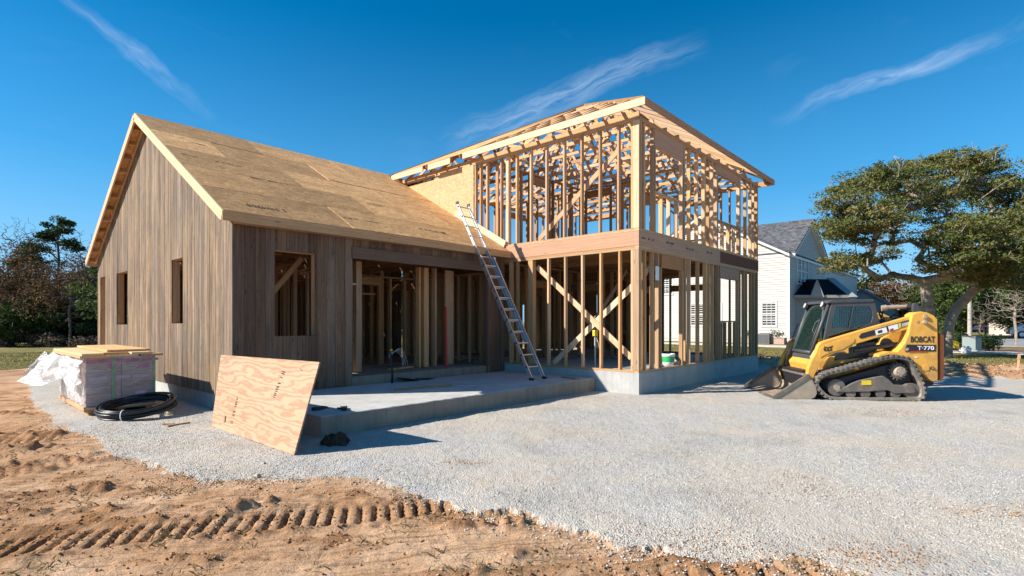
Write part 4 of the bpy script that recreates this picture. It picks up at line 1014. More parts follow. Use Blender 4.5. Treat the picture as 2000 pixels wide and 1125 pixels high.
# lift arms
ARM = [(1535,262),(1380,308),(1200,358),(1000,417),(850,462),(815,475),(795,500),(775,560),(740,615),(715,680),(708,745),(722,790),(745,808),(758,770),(765,735),(790,680),(825,628),(870,585),(930,556),(1000,548),(1022,562),(1034,560),(1032,522),(1060,497),(1240,443),(1515,368)]
TOW = [(1528,258),(1560,240),(1600,234),(1650,242),(1700,266),(1726,296),(1730,500),(1730,760),(1712,778),(1690,783),(1640,748),(1570,692),(1552,640),(1500,592),(1420,560),(1410,545),(1440,520),(1475,470),(1500,400),(1512,330)]
for k, (y0, y1) in enumerate(((.14, .27), (1.71, 1.84))):
    arm = slab_(Z7(ARM, .14), y0, y1, 'lift_arm', YEL, bevel=.014)
    tow = slab_(Z7(TOW, .07), y0-.07, y1+.07, 'rear_upright', YEL, bevel=.016)
    yo = .14 if k == 0 else 1.84; s = -1 if k == 0 else 1
    if k == 0:
        slab_(Z7([(1112,428),(1130,405),(1508,296),(1516,338),(1130,446),(1116,440)], .135), .133, .139, 'dark_panel', BLK, arm, bevel=0)
        slab_(Z7([(1236,380),(1322,356),(1334,396),(1246,420)], .13), .128, .132, 'safety_decal', WHT, arm, bevel=0)
        slab_(Z7([(1338,350),(1412,330),(1420,368),(1350,388)], .13), .128, .132, 'safety_decal', WHT, arm, bevel=0)
        slab_(Z7([(1352,372),(1378,364),(1380,380),(1352,388)], .127), .124, .1275, 'decal_mark', REDM, arm, bevel=0)
        slab_(Z7([(1256,386),(1290,376),(1292,396),(1260,404)], .127), .124, .1275, 'decal_mark', INK, arm, bevel=0)
        slab_(Z7([(1418,328),(1436,322),(1440,358),(1424,362)], .13), .128, .132, 'safety_decal', YELL, arm, bevel=0)
        slab_(Z7([(1438,322),(1500,304),(1506,338),(1444,356)], .13), .128, .132, 'safety_decal', CABG, arm, bevel=0)
        for i in range(4): slab_(Z7([(1446,330+i*6.5),(1498,315+i*6.5),(1498,318+i*6.5),(1446,333+i*6.5)], .127), .125, .1275, 'decal_mark', WHL, arm, bevel=0)
        # raised stiffener plate and pins
        slab_(chaikin(Z7([(830,500),(1000,446),(1060,432),(1080,450),(1070,480),(1010,510),(985,530),(900,548),(840,575),(800,600),(800,540)], .13), 1), .128, .1395, 'stiffener_plate', YEL, arm, bevel=.004)
        # black animal-head emblem with red tongue
        EM = [(838,500),(846,508),(862,512),(876,511),(892,505),(905,498),(902,510),(896,520),(900,532),(893,545),(886,536),(878,545),(866,545),(858,536),(850,546),(838,540),(833,525),(842,515)]
        slab_(Z7(EM, .125), .122, .1275, 'emblem', INK, arm, bevel=0)
        slab_(Z7([(852,522),(862,524),(860,530),(853,529)], .121), .118, .1215, 'emblem_eye', YEL, arm, bevel=0); slab_(Z7([(876,524),(887,522),(886,529),(877,530)], .121), .118, .1215, 'emblem_eye', YEL, arm, bevel=0)
        slab_(Z7([(872,552),(880,552),(876,562)], .125), .122, .1275, 'emblem_tongue', REDM, arm, bevel=0)
        slab_(Z7([(1485,492),(1712,494),(1709,545),(1475,550),(1470,528)], .065), .062, .069, 'name_plate', BLK, tow, bevel=0)
        slab_(Z7([(1510,543),(1600,541),(1640,545),(1640,550),(1500,552)], .06), .057, .0615, 'red_stripe', REDM, tow, bevel=0)
        for (x, z, r_, n_) in ((1630,276,.042,'pivot_pin'),(1620,318,.036,'pivot_pin'),(1686,676,.034,'pivot_pin'),(1488,530,.036,'pivot_pin')):
            (u, v), = Z7([(x, z)], .06); mb = MB(); dp = .03 if z == 276 else (.07 if z == 318 else .01)
            mb.cyl((u, .068, v), (u, .068-dp, v), r_, n=20); pn = mb.build(n_, STL if z != 676 else BLK, tow)
            mb = MB(); mb.cyl((u, .067-dp, v), (u, .055-dp, v), r_*.5, n=14); mb.build('bolt', STL, pn)
        slab_(chaikin(Z7([(1608,660),(1625,650),(1660,652),(1662,690),(1650,698),(1612,695)], .06), 1), .058, .069, 'tow_cover', YEL, tow)
        slab_(Z7([(1540,590),(1552,585),(1575,590),(1560,598)], .065), .063, .0695, 'worn_decal', WHT, tow, bevel=0); slab_(Z7([(1560,310),(1580,303),(1582,322),(1564,326)], .065), .063, .0695, 'worn_decal', STL, tow, bevel=0)
    # lift cylinder and lower link
    (u0, v0), (u1, v1) = Z7([(1070, 538), (1445, 485)], .35); yc = .36 if k == 0 else 1.62
    mb = MB(); mb.cyl((u0, yc, v0), (u1, yc, v1), .048, n=18); cyl_ = mb.build('lift_cylinder', CABG, LD, smooth=False)
    (u2, v2), = Z7([(1480, 440)], .35); mb = MB(); mb.cyl((u1, yc, v1), (u2, yc, v2), .03, n=14); mb.build('piston_rod', ALU, cyl_)
    (u0, v0), (u1, v1), (u2, v2) = Z7([(1000, 560), (900, 590), (735, 700)], .35)
def text_mesh(s, size, x, z, y, mat, parent, name, bold=.02, sx=1.0):
    c = bpy.data.curves.new('lettering', 'FONT'); c.body = s; c.size = size; c.extrude = .003; c.offset = bold*size; c.space_character = 1.05
    o = bpy.data.objects.new('lettering', c); COL.objects.link(o)
    bpy.context.view_layer.update(); dg = bpy.context.evaluated_depsgraph_get()
    me = bpy.data.meshes.new_from_object(o.evaluated_get(dg)); bpy.data.objects.remove(o); me.materials.clear()
    r = finish(name, me, mat, parent); r.rotation_euler = (math.pi/2, 0, 0); r.location = (x, y, z); r.scale = (sx, 1, 1); return r
(u0, v0), (u1, v1) = Z7([(1513, 474), (1702, 428)], .065)
bpy.context.view_layer.update()
tx = text_mesh('BOBCAT', (v1-v0)*1.36, u0, v0+.004, .066, INK, LD, 'brand_lettering', .022); 
tx.scale = ((u1-u0)/tx.dimensions.x, 1, 1) if tx.dimensions.x else (1, 1, 1)
(u0, v0), (u1, v1) = Z7([(1568, 534), (1697, 502)], .06)
tx = text_mesh('T\u00b7770', (v1-v0)*1.32, u0, v0+.002, .059, WHL, LD, 'model_lettering', .02)
tx.scale = ((u1-u0)/tx.dimensions.x, 1, 1) if tx.dimensions.x else (1, 1, 1)
slab_(Z7([(1731,398),(1764,418),(1767,740),(1742,776),(1731,768)], .25), .2, 1.75, 'rear_door', ORG, bevel=.02)
slab_(Z7([(1500,330),(1728,300),(1728,760),(1640,745),(1560,640)], .3), .28, 1.70, 'engine_bay', BLK)
# raised bracket, rear tube between the uprights
slab_(chaikin(Z7([(1526,245),(1524,185),(1535,168),(1556,166),(1572,180),(1606,243)], .2), 1), .17, .23, 'link_bracket', CABG)
mb = MB(); (u0, v0), (u1, v1) = Z7([(1300, 203), (1530, 193)], .5); mb.cyl((u0, .5, v0), (u1, .45, v1), .042, n=18); mb.cyl((u0-.05, .5, v0-.02), (u0+.06, .5, v0), .06, n=18); mb.build('tilt_link_tube', STL, LD, smooth=False)
mb = MB(); (u0, v0), = Z7([(1530, 196)], .3); mb.cyl((u0, .2, v0), (u0, .6, v0), .05, n=16); mb.build('cross_pin', BLK, LD)
slab_(Z7([(1285,330),(1315,285),(1335,275),(1365,300),(1420,300),(1400,330)], .6), .6, .7, 'hinge_bracket', YEL, bevel=.006)
for pts in (((1290,210),(1270,250),(1290,300),(1330,310)), ((1300,215),(1290,270),(1320,300),(1400,290)), ((1500,200),(1490,250),(1450,280),(1400,300)), ((1340,290),(1380,260),(1440,270),(1480,300))):
    mb = MB(); P = [Vector((a, .62, b)) for a, b in Z7(pts, .62)]; mb.tube(P, .018, 6); mb.build('hydraulic_hose', BLK, LD, smooth=True)
# cab
CO = [(640,130),(1235,118),(1268,150),(1300,300),(1345,475),(1050,620),(512,760),(560,480)]
CI = [(705,218),(1185,212),(1225,275),(1235,360),(1210,450),(1050,528),(632,530),(650,400)]
for (y0, y1) in ((.44, .50), (1.50, 1.56)):
    cs = ring(ZD(CO, .44), ZD(CI, .44), y0, y1, 'cab_side', CABG)
    gp = ZD([(690,205),(1195,200),(1240,290),(1245,380),(1215,460),(1060,540),(622,540),(640,400)], .44); ym = (y0+y1)/2
    slab_(gp, ym-.004, ym+.004, 'side_window', GLC, cs, bevel=0)
    mb = MB(); (ux0, vz0), (ux1, vz1) = ZD([(620, 540), (1245, 205)], .44); yg = y0+.012 if y0 < 1 else y1-.012
    uu = ux0
    while uu < ux1: mb.box(uu-.0022, uu+.0022, yg-.002, yg+.002, vz0, vz1); uu += .046
    zz = vz0+.02
    while zz < vz1: mb.box(ux0, ux1, yg-.0015, yg+.0025, zz-.0022, zz+.0022); zz += .046
    mb.build('window_mesh', BLK, cs)
    slab_(ZD([(600,575),(1010,548),(870,650),(560,740)], .44), y0-.004, y0-.001, 'lower_window', GLC, cs, bevel=0) if y0 < 1 else None
    mb = MB(); (a0, b0), (a1, b1) = ZD([(955, 215), (895, 528)], .43); mb.beam((a0, y0-.004, b0), (a1, y0-.004, b1), .012, .012); mb.build('window_rail', CABG, cs)
rf = slab_(ZD([(560,150),(640,118),(1235,106),(1262,130),(1230,150),(620,168),(560,172)], .44), .42, 1.58, 'cab_roof', CABG, bevel=.015)
(ft, fz), (fb, fbz) = ZD([(590, 175), (330, 890)], .50)
(rt_, rz0), (rb_, rbz) = ZD([(1250, 140), (1345, 475)], .50)
slab_([(rt_-.05, rz0), (rt_, rz0), (rb_, rbz), (rb_-.05, rbz)], .50, 1.5, 'cab_rear_panel', CABG)
def FPt(s, q): return (ft+(fb-ft)*q, .50+s, fz+(fbz-fz)*q)       # windshield plane
mb = MB(); 
W_ = 1.0
mb.tube([FPt(.03, 1.02), FPt(0.02, .6), FPt(.05, .3), FPt(.16, .10), FPt(.34, .03), FPt(.5, .02), FPt(.66, .03), FPt(.84, .10), FPt(.95, .3), FPt(.98, .6), FPt(.97, 1.02)], .022, 8)
mb.tube([FPt(0, -.02), FPt(0, 1.0)], .035, 6); mb.tube([FPt(1, -.02), FPt(1, 1.0)], .035, 6); mb.tube([FPt(0, 1.0), FPt(1, 1.0)], .04, 6)
mb.build('windshield_frame', CABG, LD, smooth=True)
mb = MB(); v4 = [FPt(0, 0), FPt(1, 0), FPt(1, 1), FPt(0, 1)]; off = Vector((.006, 0, 0)); V = v4+[tuple(Vector(p)+off) for p in v4]
mb._add(V, [(0,1,2,3),(7,6,5,4),(0,4,5,1),(1,5,6,2),(2,6,7,3),(3,7,4,0)]); mb.fix = True; mb.build('windshield', GLC, LD)
slab_([(fb-.03, fbz-.14), (fb+.02, fbz+.02), (fb+.9, fbz+.10), (fb+.9, fbz-.14)], .50, 1.5, 'cab_floor', CABG)
mb = MB(); mb.box(fb+.50, fb+.95, .78, 1.22, fbz+.1, fbz+.40); mb.box(fb+.86, fb+1.0, .78, 1.22, fbz+.40, fbz+.95); mb.build('operator_seat', BLK, LD, bevel=.04)
for q in (.56, 1.3): mb = MB(); mb.box(fb+.25, fb+.7, q, q+.14, fbz+.3, fbz+.52); mb.build('armrest_console', CABG, LD, bevel=.02)
for yl in (.52, 1.40):       # work lights under the roof front corners
    (u, v), = ZD([(555, 195)], yl if yl < 1 else .50); x_ = ft-.05; mb = MB(); mb.lathe([(0,0),(.03,0),(.062,.05),(.066,.07),(.058,.075)], n=20)
    o = mb.build('work_light', CABG, LD, smooth=True); o.location = (x_, yl+.04, fz-.03); o.rotation_euler = (0, R(-70), 0)
    mb = MB(); mb.lathe([(0, .066), (.058, .066), (.058, .072), (0, .078)], n=20); mb.build('lens', LENS, o)
def bar(pts, r, name, mat, smooth=True): mb = MB(); mb.tube(pts, r, 8); return mb.build(name, mat, LD, smooth=smooth)
bar([FPt(1.04, .42), tuple(Vector(FPt(1.12, .42))+Vector((-.05,0,.0))), tuple(Vector(FPt(1.14, .62))+Vector((-.05,0,0))), tuple(Vector(FPt(1.12, .80))+Vector((-.04,0,0)))], .011, 'grab_handle', CABG)
bar([tuple(Vector(FPt(.06, .32))+Vector((-.03,0,0))), tuple(Vector(FPt(.14, .38))+Vector((-.07,0,0))), tuple(Vector(FPt(.16, .55))+Vector((-.07,0,0))), tuple(Vector(FPt(.08, .62))+Vector((-.03,0,0)))], .010, 'grab_handle', CABG)
bar([tuple(Vector(FPt(.03, .30))+Vector((-.05,0,0))), tuple(Vector(FPt(.02, .95))+Vector((-.05,0,0)))], .010, 'grab_handle', CABG)
# front crosspiece, coupler, bucket
(u, v), = Z7([(725, 715)], .3); mb = MB(); mb.cyl((u, .27, v), (u, 1.71, v), .06, n=20); mb.build('front_crossmember', YEL, LD)
slab_(Z7([(700,640),(760,585),(800,590),(760,660),(720,700)], .46), .50, 1.48, 'front_panel', YEL, bevel=.03)
slab_(Z7([(712,662),(722,648),(726,662),(716,678)], .5), .70, 1.28, 'front_recess', BLK, bevel=0)
slab_(Z7([(660,700),(720,690),(735,800),(690,815)], .3), .35, 1.62, 'coupler', BLK)
for yl in (.30, 1.62):
    P = [Vector((a, yl, b)) for a, b in Z7([(800, 500), (770, 530), (740, 600), (715, 680), (705, 740)], .30)]; mb = MB(); mb.tube(P[1:], .022, 8); mb.build('hydraulic_hose', BLK, LD, smooth=True)
    mb = MB(); mb.cyl(P[0], P[2], .045, n=16); mb.cyl(P[2], P[4], .024, n=12); mb.build('tilt_cylinder', STL, LD)
bx0, bxt, bxr = -1.11, -.44, -.30
prof = [(bx0, .004), (-.75, .012), (-.42, .02), (-.33, .06), (-.29, .14), (-.30, .24), (-.36, .38), (bxt, .50)]
BK = MB(); nP = len(prof)
BK.grid(lambda a, b: (lambda i, f: (prof[i][0]*(1-f)+prof[min(i+1, nP-1)][0]*f, b*2.0, prof[i][1]*(1-f)+prof[min(i+1, nP-1)][1]*f))(*divmod(a*(nP-1), 1) if a < 1 else (nP-1, 0)) if False else (prof[min(int(round(a*(nP-1))), nP-1)][0], b*2.0, prof[min(int(round(a*(nP-1))), nP-1)][1]), nP-1, 1)
bucket = BK.build('bucket', STL, LD, solid=.018)
for y in (0.0, 1.985):
    mb = MB(); mb.prism(prof, lambda u, v: (u, y, v), lambda u, v: (u, y+.015, v)); sp_ = mb.build('side_plate', STL, bucket)
    mb = MB(); mb.beam((bx0-.01, y+.0075, .03), (bxt, y+.0075, .50), .05, .075, (0, 0, 1)); mb.build('side_edge', STLD, bucket)
mb = MB(); mb.beam((bxt, 0, .50), (bxt, 2.0, .50), .05, .05, (0, 0, 1)); mb.build('top_edge', STLD, bucket, bevel=.008)
mb = MB(); mb.box(bx0-.02, bx0+.16, -.01, 2.01, .001, .016); mb.build('cutting_edge', STLD, bucket)
m_ = MB(); m_.grid(lambda a, b: (-1.0+a*.62, .05+b*1.9, .022+.05*max(0, math.sin(a*3.1))*(.5+.5*math.sin(b*7+a*3))), 14, 24); m_.build('caked_dirt', plain('dried_mud', (.30,.22,.145), .95, nz=.3, scale=8, bumpd=.01), bucket, smooth=True)

# ------------------------------------------------------------------ neighbouring house
def siding_mat(name, col, pitch=.17):
    m, t, b, o = M(name, .6, 0, .3)
    oc = t.new('ShaderNodeTexCoord').outputs['Object']; z = t.new('ShaderNodeSeparateXYZ', {0: oc}).outputs[2]
    fz_ = t.math('FRACT', t.math('DIVIDE', z, pitch)); n = t.noise(t.vmath('MULTIPLY', oc, (.4, .4, 6)), 1.5, 3)
    c = t.mix(t.ramp(n, [(.3, 0), (.7, 1)]), tuple(x*.95 for x in col), tuple(x*1.04 for x in col))
    t.l.new(c, b.inputs['Base Color']); bump(t, b, t.math('SUBTRACT', 1, fz_), 1.0, .03); return m
VIN = siding_mat('cream_lap_siding', (.50, .475, .425)); VIN2 = siding_mat('grey_lap_siding', (.34, .335, .32))
def shingle(name, a, b_):
    m, t, b, o = M(name, .95, 0, .1); oc = t.new('ShaderNodeTexCoord').outputs['Object']
    v = t.new('ShaderNodeTexVoronoi', {'Scale': 1, 'Vector': t.vmath('MULTIPLY', oc, (4, 4, 9))}); r = t.vmath('DOT_PRODUCT', v.outputs['Color'], (.33, .33, .33), 1)
    t.l.new(t.mix(t.ramp(r, [(.2, 0), (.8, 1)]), a, b_), b.inputs['Base Color']); bump(t, b, r, .6, .02); return m
SHG = shingle('dark_shingles', (.055, .056, .062), (.15, .15, .16)); SHB = shingle('black_shingles', (.012, .012, .015), (.022, .022, .026)); SHGR = shingle('grey_shingles', (.20, .205, .21), (.30, .30, .30)); SHBR = shingle('brown_shingles', (.18, .13, .10), (.28, .2, .16))
TRIM = plain('white_trim', (.70, .69, .66), .5, nz=.03)
HX, HY = 32.0, 5.36
NB = thing('neighbour_house', 'two-storey cream sided house with dark shingle gables beyond the lawn', 'house', (HX, HY, 0))
def nb(mb, n, mat, parent=NB, **k): return mb.build(n, mat, parent, **k)
EH, MW, CWD = 6.60, 13.0, 11.0; SL = .545
pk = EH+SL*MW/2; pk2 = EH+.57*CWD/2
mb = MB(); mb.prism([(0, 0), (MW, 0), (MW, EH), (MW/2, pk), (0, EH)], lambda u, v: (0, u, v), lambda u, v: (26, u, v)); nb(mb, 'wall', VIN)
mb = MB(); mb.prism([(.02, 0), (CWD, 0), (CWD, EH), (CWD/2, pk2), (.02, EH)], lambda u, v: (u, -.02, v), lambda u, v: (u, 6, v)); nb(mb, 'wall', VIN)
def clap(name, mat, half, eh, peak, place, w, openings=()):
    mb = MB(); z = .25
    while z < peak-.05:
        z1 = min(z+.18, peak); f = lambda q: (0, w) if q <= eh else (w/2*(q-eh)/(peak-eh), w-w/2*(q-eh)/(peak-eh))
        a0, a1 = f(z); c0, c1 = f(z1); vs = [place(a0, .034, z), place(a1, .034, z), place(c1, .002, z1), place(c0, .002, z1), place(a0, 0, z), place(a1, 0, z)]
        mb._add(vs, [(0,1,2,3), (0,4,5,1)]); z = z1
    mb.fix = False; return nb(mb, name, mat)
clap('siding_courses', VIN, 0, EH, pk, lambda a, d, z: (-d-.001, a, z), MW); clap('siding_courses', VIN, 0, EH, pk2, lambda a, d, z: (a, -.021-d, z), CWD)
def gable_roof(w, z0, sl, l0, l1, axis, c0=0, th=.14, oh=.45, ohl=.45, mat=SHG, parent=NB, trim=True, ox=0, oy=0):
    for s in (0, 1):
        mb = MB(); half = w/2
        a = (-ohl, z0-ohl*sl) if s == 0 else (w+oh, z0-oh*sl); b_ = (half, z0+half*sl)
        for (zo, m2, n_, ex) in ((0.12, mat, 'roof', 0), (-.02, TRIM, 'roof_trim', .01)):
            if n_ == 'roof_trim' and not trim: continue
            mb = MB(); A0, A1 = a, b_
            if n_ == 'roof': pol = [(a[0], a[1]+.02), (b_[0], b_[1]+.02), (b_[0], b_[1]+.02+th), (a[0], a[1]+.02+th)]
            else: pol = [(a[0], a[1]-.16), (b_[0], b_[1]-.16), (b_[0], b_[1]+.018), (a[0], a[1]+.018)]
            e = .0 if n_ == 'roof' else .03
            if axis == 'x': mb.prism(pol, lambda u, v: (l0+e, u+oy, v), lambda u, v: (l1-e, u+oy, v))
            else: mb.prism(pol, lambda u, v: (u+ox, l0+e, v), lambda u, v: (u+ox, l1-e, v))
            nb(mb, n_, m2, parent)
gable_roof(MW, EH, SL, -.42, 26.3, 'x', ohl=.12); gable_roof(CWD, EH, .57, -.45, 6.4, 'y', ohl=.04)
mb = MB(); mb.box(-.03, .10, -.05, .12, 0, EH); nb(mb, 'corner_board', TRIM)
def nwin(kind, a, z0, w, h, panes=2, parent=NB, c=0.0, curtain=True):
    fr = MB(); t_ = .11
    def bx(m_, a0, a1, q0, q1, d0, d1):
        if kind == 'x': m_.box(c+d0, c+d1, a0, a1, q0, q1)
        else: m_.box(a0, a1, c+d0, c+d1, q0, q1)
    bx(fr, a-t_, a+w+t_, z0+h, z0+h+t_, -.06, .02); bx(fr, a-t_, a+w+t_, z0-t_, z0, -.07, .02); bx(fr, a-t_, a, z0, z0+h, -.06, .02); bx(fr, a+w, a+w+t_, z0, z0+h, -.06, .02)
    f = nb(fr, 'window', TRIM, parent)
    g_ = MB(); bx(g_, a, a+w, z0, z0+h, -.025, -.02); nb(g_, 'pane', GLW, f)
    mn = MB(); bx(mn, a, a+w, z0+h/2-.03, z0+h/2+.03, -.05, -.027)
    for i in range(1, panes): bx(mn, a+w*i/panes-.012, a+w*i/panes+.012, z0, z0+h, -.04, -.027)
    for j in (1, 3): bx(mn, a, a+w, z0+h*j/4-.01, z0+h*j/4+.01, -.038, -.027)
    nb(mn, 'muntins', TRIM, f)
nwin('x', .90, 1.35, .92, 1.7, 3); nwin('x', 4.95, 1.35, .95, 1.7, 3); nwin('x', 6.4, 1.35, .95, 1.7, 3); nwin('x', 9.0, 4.0, .95, 1.5, 3)
nwin('y', 2.1, 4.55, .85, 1.95, 1, c=-.02); nwin('y', 3.15, 4.55, .85, 1.95, 1, c=-.02); nwin('y', 4.2, 4.55, .85, 1.95, 1, c=-.02)
mb = MB(); mb.box(CWD+.02, 19, .8, 5, 0, EH); nb(mb, 'wall', VIN2)
nwin('y', CWD+1.4, 4.9, 2.2, 1.5, 2, c=.8)
# front wing with two small gables and a black roof
wx, wy = cw(21.15, 40.0)
WG = bpy.data.objects.new('front_wing', None); COL.objects.link(WG); WG.parent = NB; WG.location = (wx-HX, wy-HY, 0); WG.rotation_euler = (0, 0, R(-50))
def wing(mb, n, mat, **k): return mb.build(n, mat, WG, **k)
mb = MB(); mb.box(0, 4.1, 0, 5, 0, 3.55); wing(mb, 'wall', VIN2)
mb = MB(); mb.prism([(-.35, 3.55), (2.5, 5.0), (5.4, 3.55)], lambda u, v: (-.25, u, v), lambda u, v: (3.75, u, v)); wing(mb, 'roof', SHB)
mb = MB(); mb.box(-.25, 3.75, -.42, -.355, 3.40, 3.60); wing(mb, 'gutter', VIN2)
mb = MB(); mb.prism([(1.0, 3.5), (1.42, 4.6), (1.84, 3.5)], lambda u, v: (u, -.45, v), lambda u, v: (u, -.40, v)); wing(mb, 'dormer', VIN2)
mb = MB(); mb.prism([(.96, 3.5), (1.42, 4.68), (1.88, 3.5)], lambda u, v: (u, -.395, v), lambda u, v: (u, 1.9, v)); wing(mb, 'roof', SHB)
for s_ in (-1, 1): mb = MB(); mb.beam((1.42, -.46, 4.70), (1.42+s_*.48, -.46, 3.46), .06, .07, (0, 0, 1)); wing(mb, 'roof_trim', VIN2)
mb = MB(); mb.prism([(-.6, 3.45), (2.5, 5.1), (5.6, 3.45)], lambda u, v: (3.76, u, v), lambda u, v: (4.3, u, v)); wing(mb, 'gable', VIN2)
AC = MB(); AC.box(-.45, .45, -.45, .45, 0, .75); 
acr = thing('air_conditioner', 'grey outdoor air conditioning unit standing by the cream house wall', 'air conditioner', (30.9, 6.7, .0))
AC.build('casing', plain('grey_metal_casing', (.16, .165, .17), .5), acr, bevel=.03)
mb = MB(); [mb.box(-.46, -.452, -.40, .40, .08+i*.05, .10+i*.05) for i in range(13)]; mb.build('louvres', CABG, acr)
mb = MB(); mb.cyl((0,0,.751),(0,0,.77),.36,n=24); mb.build('fan_grille', BLK, acr)
def planter(y, lab):
    p = thing('planter', lab, 'planter', (31.1, y, 0), group='planters along the cream house')
    mb = MB(); mb.box(-.35, .35, -.55, .55, 0, .42); mb.box(-.38, .38, -.58, .58, .42, .47); mb.build('box', plain('pinkish_brick_planter', (.45, .31, .24), .9), p, bevel=.01)
    leaves_obj('foliage', np.array([[0, -.2, .75], [0, .25, .8], [0,0,.6]]), np.array([[.3,.3,.3]]*3), 90, .07, L_OLV, p)
# ------------------------------------------------------------------ vegetation
def leaves_np(C, Rr, per, size, squash=1.0):
    n = len(C)*per; Ci = np.repeat(C, per, 0); Ri = np.repeat(Rr, per, 0)
    d = rng.normal(size=(n, 3)); d /= np.linalg.norm(d, axis=1)[:, None]; P = Ci+d*Ri*(rng.random((n, 1))**.45)
    u = rng.normal(size=(n, 3)); u[:, 2] *= .7; u /= np.linalg.norm(u, axis=1)[:, None]; w = np.cross(u, rng.normal(size=(n, 3))); w /= np.linalg.norm(w, axis=1)[:, None]
    s = size*rng.uniform(.55, 1.3, (n, 1)); u = u*s; w = w*s*.5
    V = np.stack([P-u, P+w*.9, P+u, P-w*.9], 1).reshape(-1, 3)
    F = np.arange(4*n).reshape(-1, 4)
    tone = np.clip(np.repeat(rng.uniform(.0, .75, len(C)), per)+rng.uniform(-.2, .35, n), 0, 1)
    return V, F, np.repeat(tone, 4)
def leaves_obj(name, C, Rr, per, size, mat, parent):
    V, F, r_ = leaves_np(C, Rr, per, size); return npmesh(name, V, F, mat, parent, False, r_)
def grow(trunk, attr_, spread=.3, tip=.012, k=2.4, up=.25, jit=.12, wmax=1.0):
    """trunk: list of points; returns nodes, parent index, radius"""
    N = [np.array(p, float) for p in trunk]; par = [-1]+list(range(len(trunk)-1)); ntr = len(trunk)
    c0 = N[-1]; order = np.argsort(np.linalg.norm(attr_-c0, axis=1))
    for i in order:
        a = attr_[i]; A = np.array(N); d = a-A; dist = np.linalg.norm(d, axis=1)
        cost = dist+np.where(d[:, 2] < -.1, 1.5*np.abs(d[:, 2]), 0)+.08*np.linalg.norm(A-c0, axis=1)
        cost[:max(1, ntr//2)] += 3
        j = int(np.argmin(cost)); p0 = A[j]; L = dist[j]; ns = max(1, int(L/.55)); prev = j
        for q in range(1, ns+1):
            f = q/ns; p = p0+(a-p0)*f+rng.normal(size=3)*jit*L/ns*(1 if q < ns else 0); p[2] += up*L*.25*math.sin(f*math.pi)
            N.append(p); par.append(prev); prev = len(N)-1
    n = len(N); r = np.zeros(n); ch = np.zeros(n)
    for i in range(n-1, -1, -1):
        r[i] = max(tip, ch[i]**(1/k)); 
        if par[i] >= 0: ch[par[i]] += r[i]**k
    return np.array(N), np.array(par), r*wmax
def limbs_mesh(name, N, par, r, mat, parent, sides=6):
    i = np.where(par >= 0)[0]; p0 = N[par[i]]; p1 = N[i]; r0 = np.minimum(r[par[i]], r[i]*1.35); r1 = r[i]
    d = p1-p0; L = np.linalg.norm(d, axis=1)[:, None]+1e-6; d = d/L; p1 = p1+d*np.minimum(L*.08, r1[:, None])
    a = np.where(np.abs(d[:, 2:3]) < .9, np.array([[0, 0, 1.]]), np.array([[1., 0, 0]])); u = np.cross(d, a); u /= np.linalg.norm(u, axis=1)[:, None]; w = np.cross(d, u)
    th = np.arange(sides)*2*np.pi/sides; c, s = np.cos(th), np.sin(th)
    ringv = u[:, None]*c[None, :, None]+w[:, None]*s[None, :, None]
    V = np.concatenate([p0[:, None]+ringv*r0[:, None, None], p1[:, None]+ringv*r1[:, None, None]], 1).reshape(-1, 3)
    k = np.arange(sides); kn = (k+1) % sides; f = np.stack([k, kn, sides+kn, sides+k], -1)
    F = (f[None]+2*sides*np.arange(len(i))[:, None, None]).reshape(-1, 4)
    return npmesh(name, V, F, mat, parent, True)
def tree(name, label, x, y, trunk, attr_, leafR, per, lsize, lmat, bark=BARK, group=None, cat='tree', z=0, tip=.014, wmax=1.0, sides=6, k=2.4, up=.25, skip=0.0, jit=.12):
    r_ = thing(name, label, cat, (x, y, z), group=group)
    N, par, rad = grow(trunk, attr_, tip=tip, wmax=wmax, k=k, up=up, jit=jit)
    limbs_mesh('trunk', N, par, rad, bark, r_, sides)
    if per:
        C = attr_ if not skip else attr_[rng.random(len(attr_)) > skip]
        leaves_obj('crown', C, np.broadcast_to(np.array(leafR), C.shape)*rng.uniform(.7, 1.25, (len(C), 1)), per, lsize, lmat, r_)
    return r_
def ell(n, c, r, shell=.0, flat=0):
    d = rng.normal(size=(n, 3)); d /= np.linalg.norm(d, axis=1)[:, None]; return np.array(c)+d*np.array(r)*(shell+(1-shell)*rng.random((n, 1)))**.6
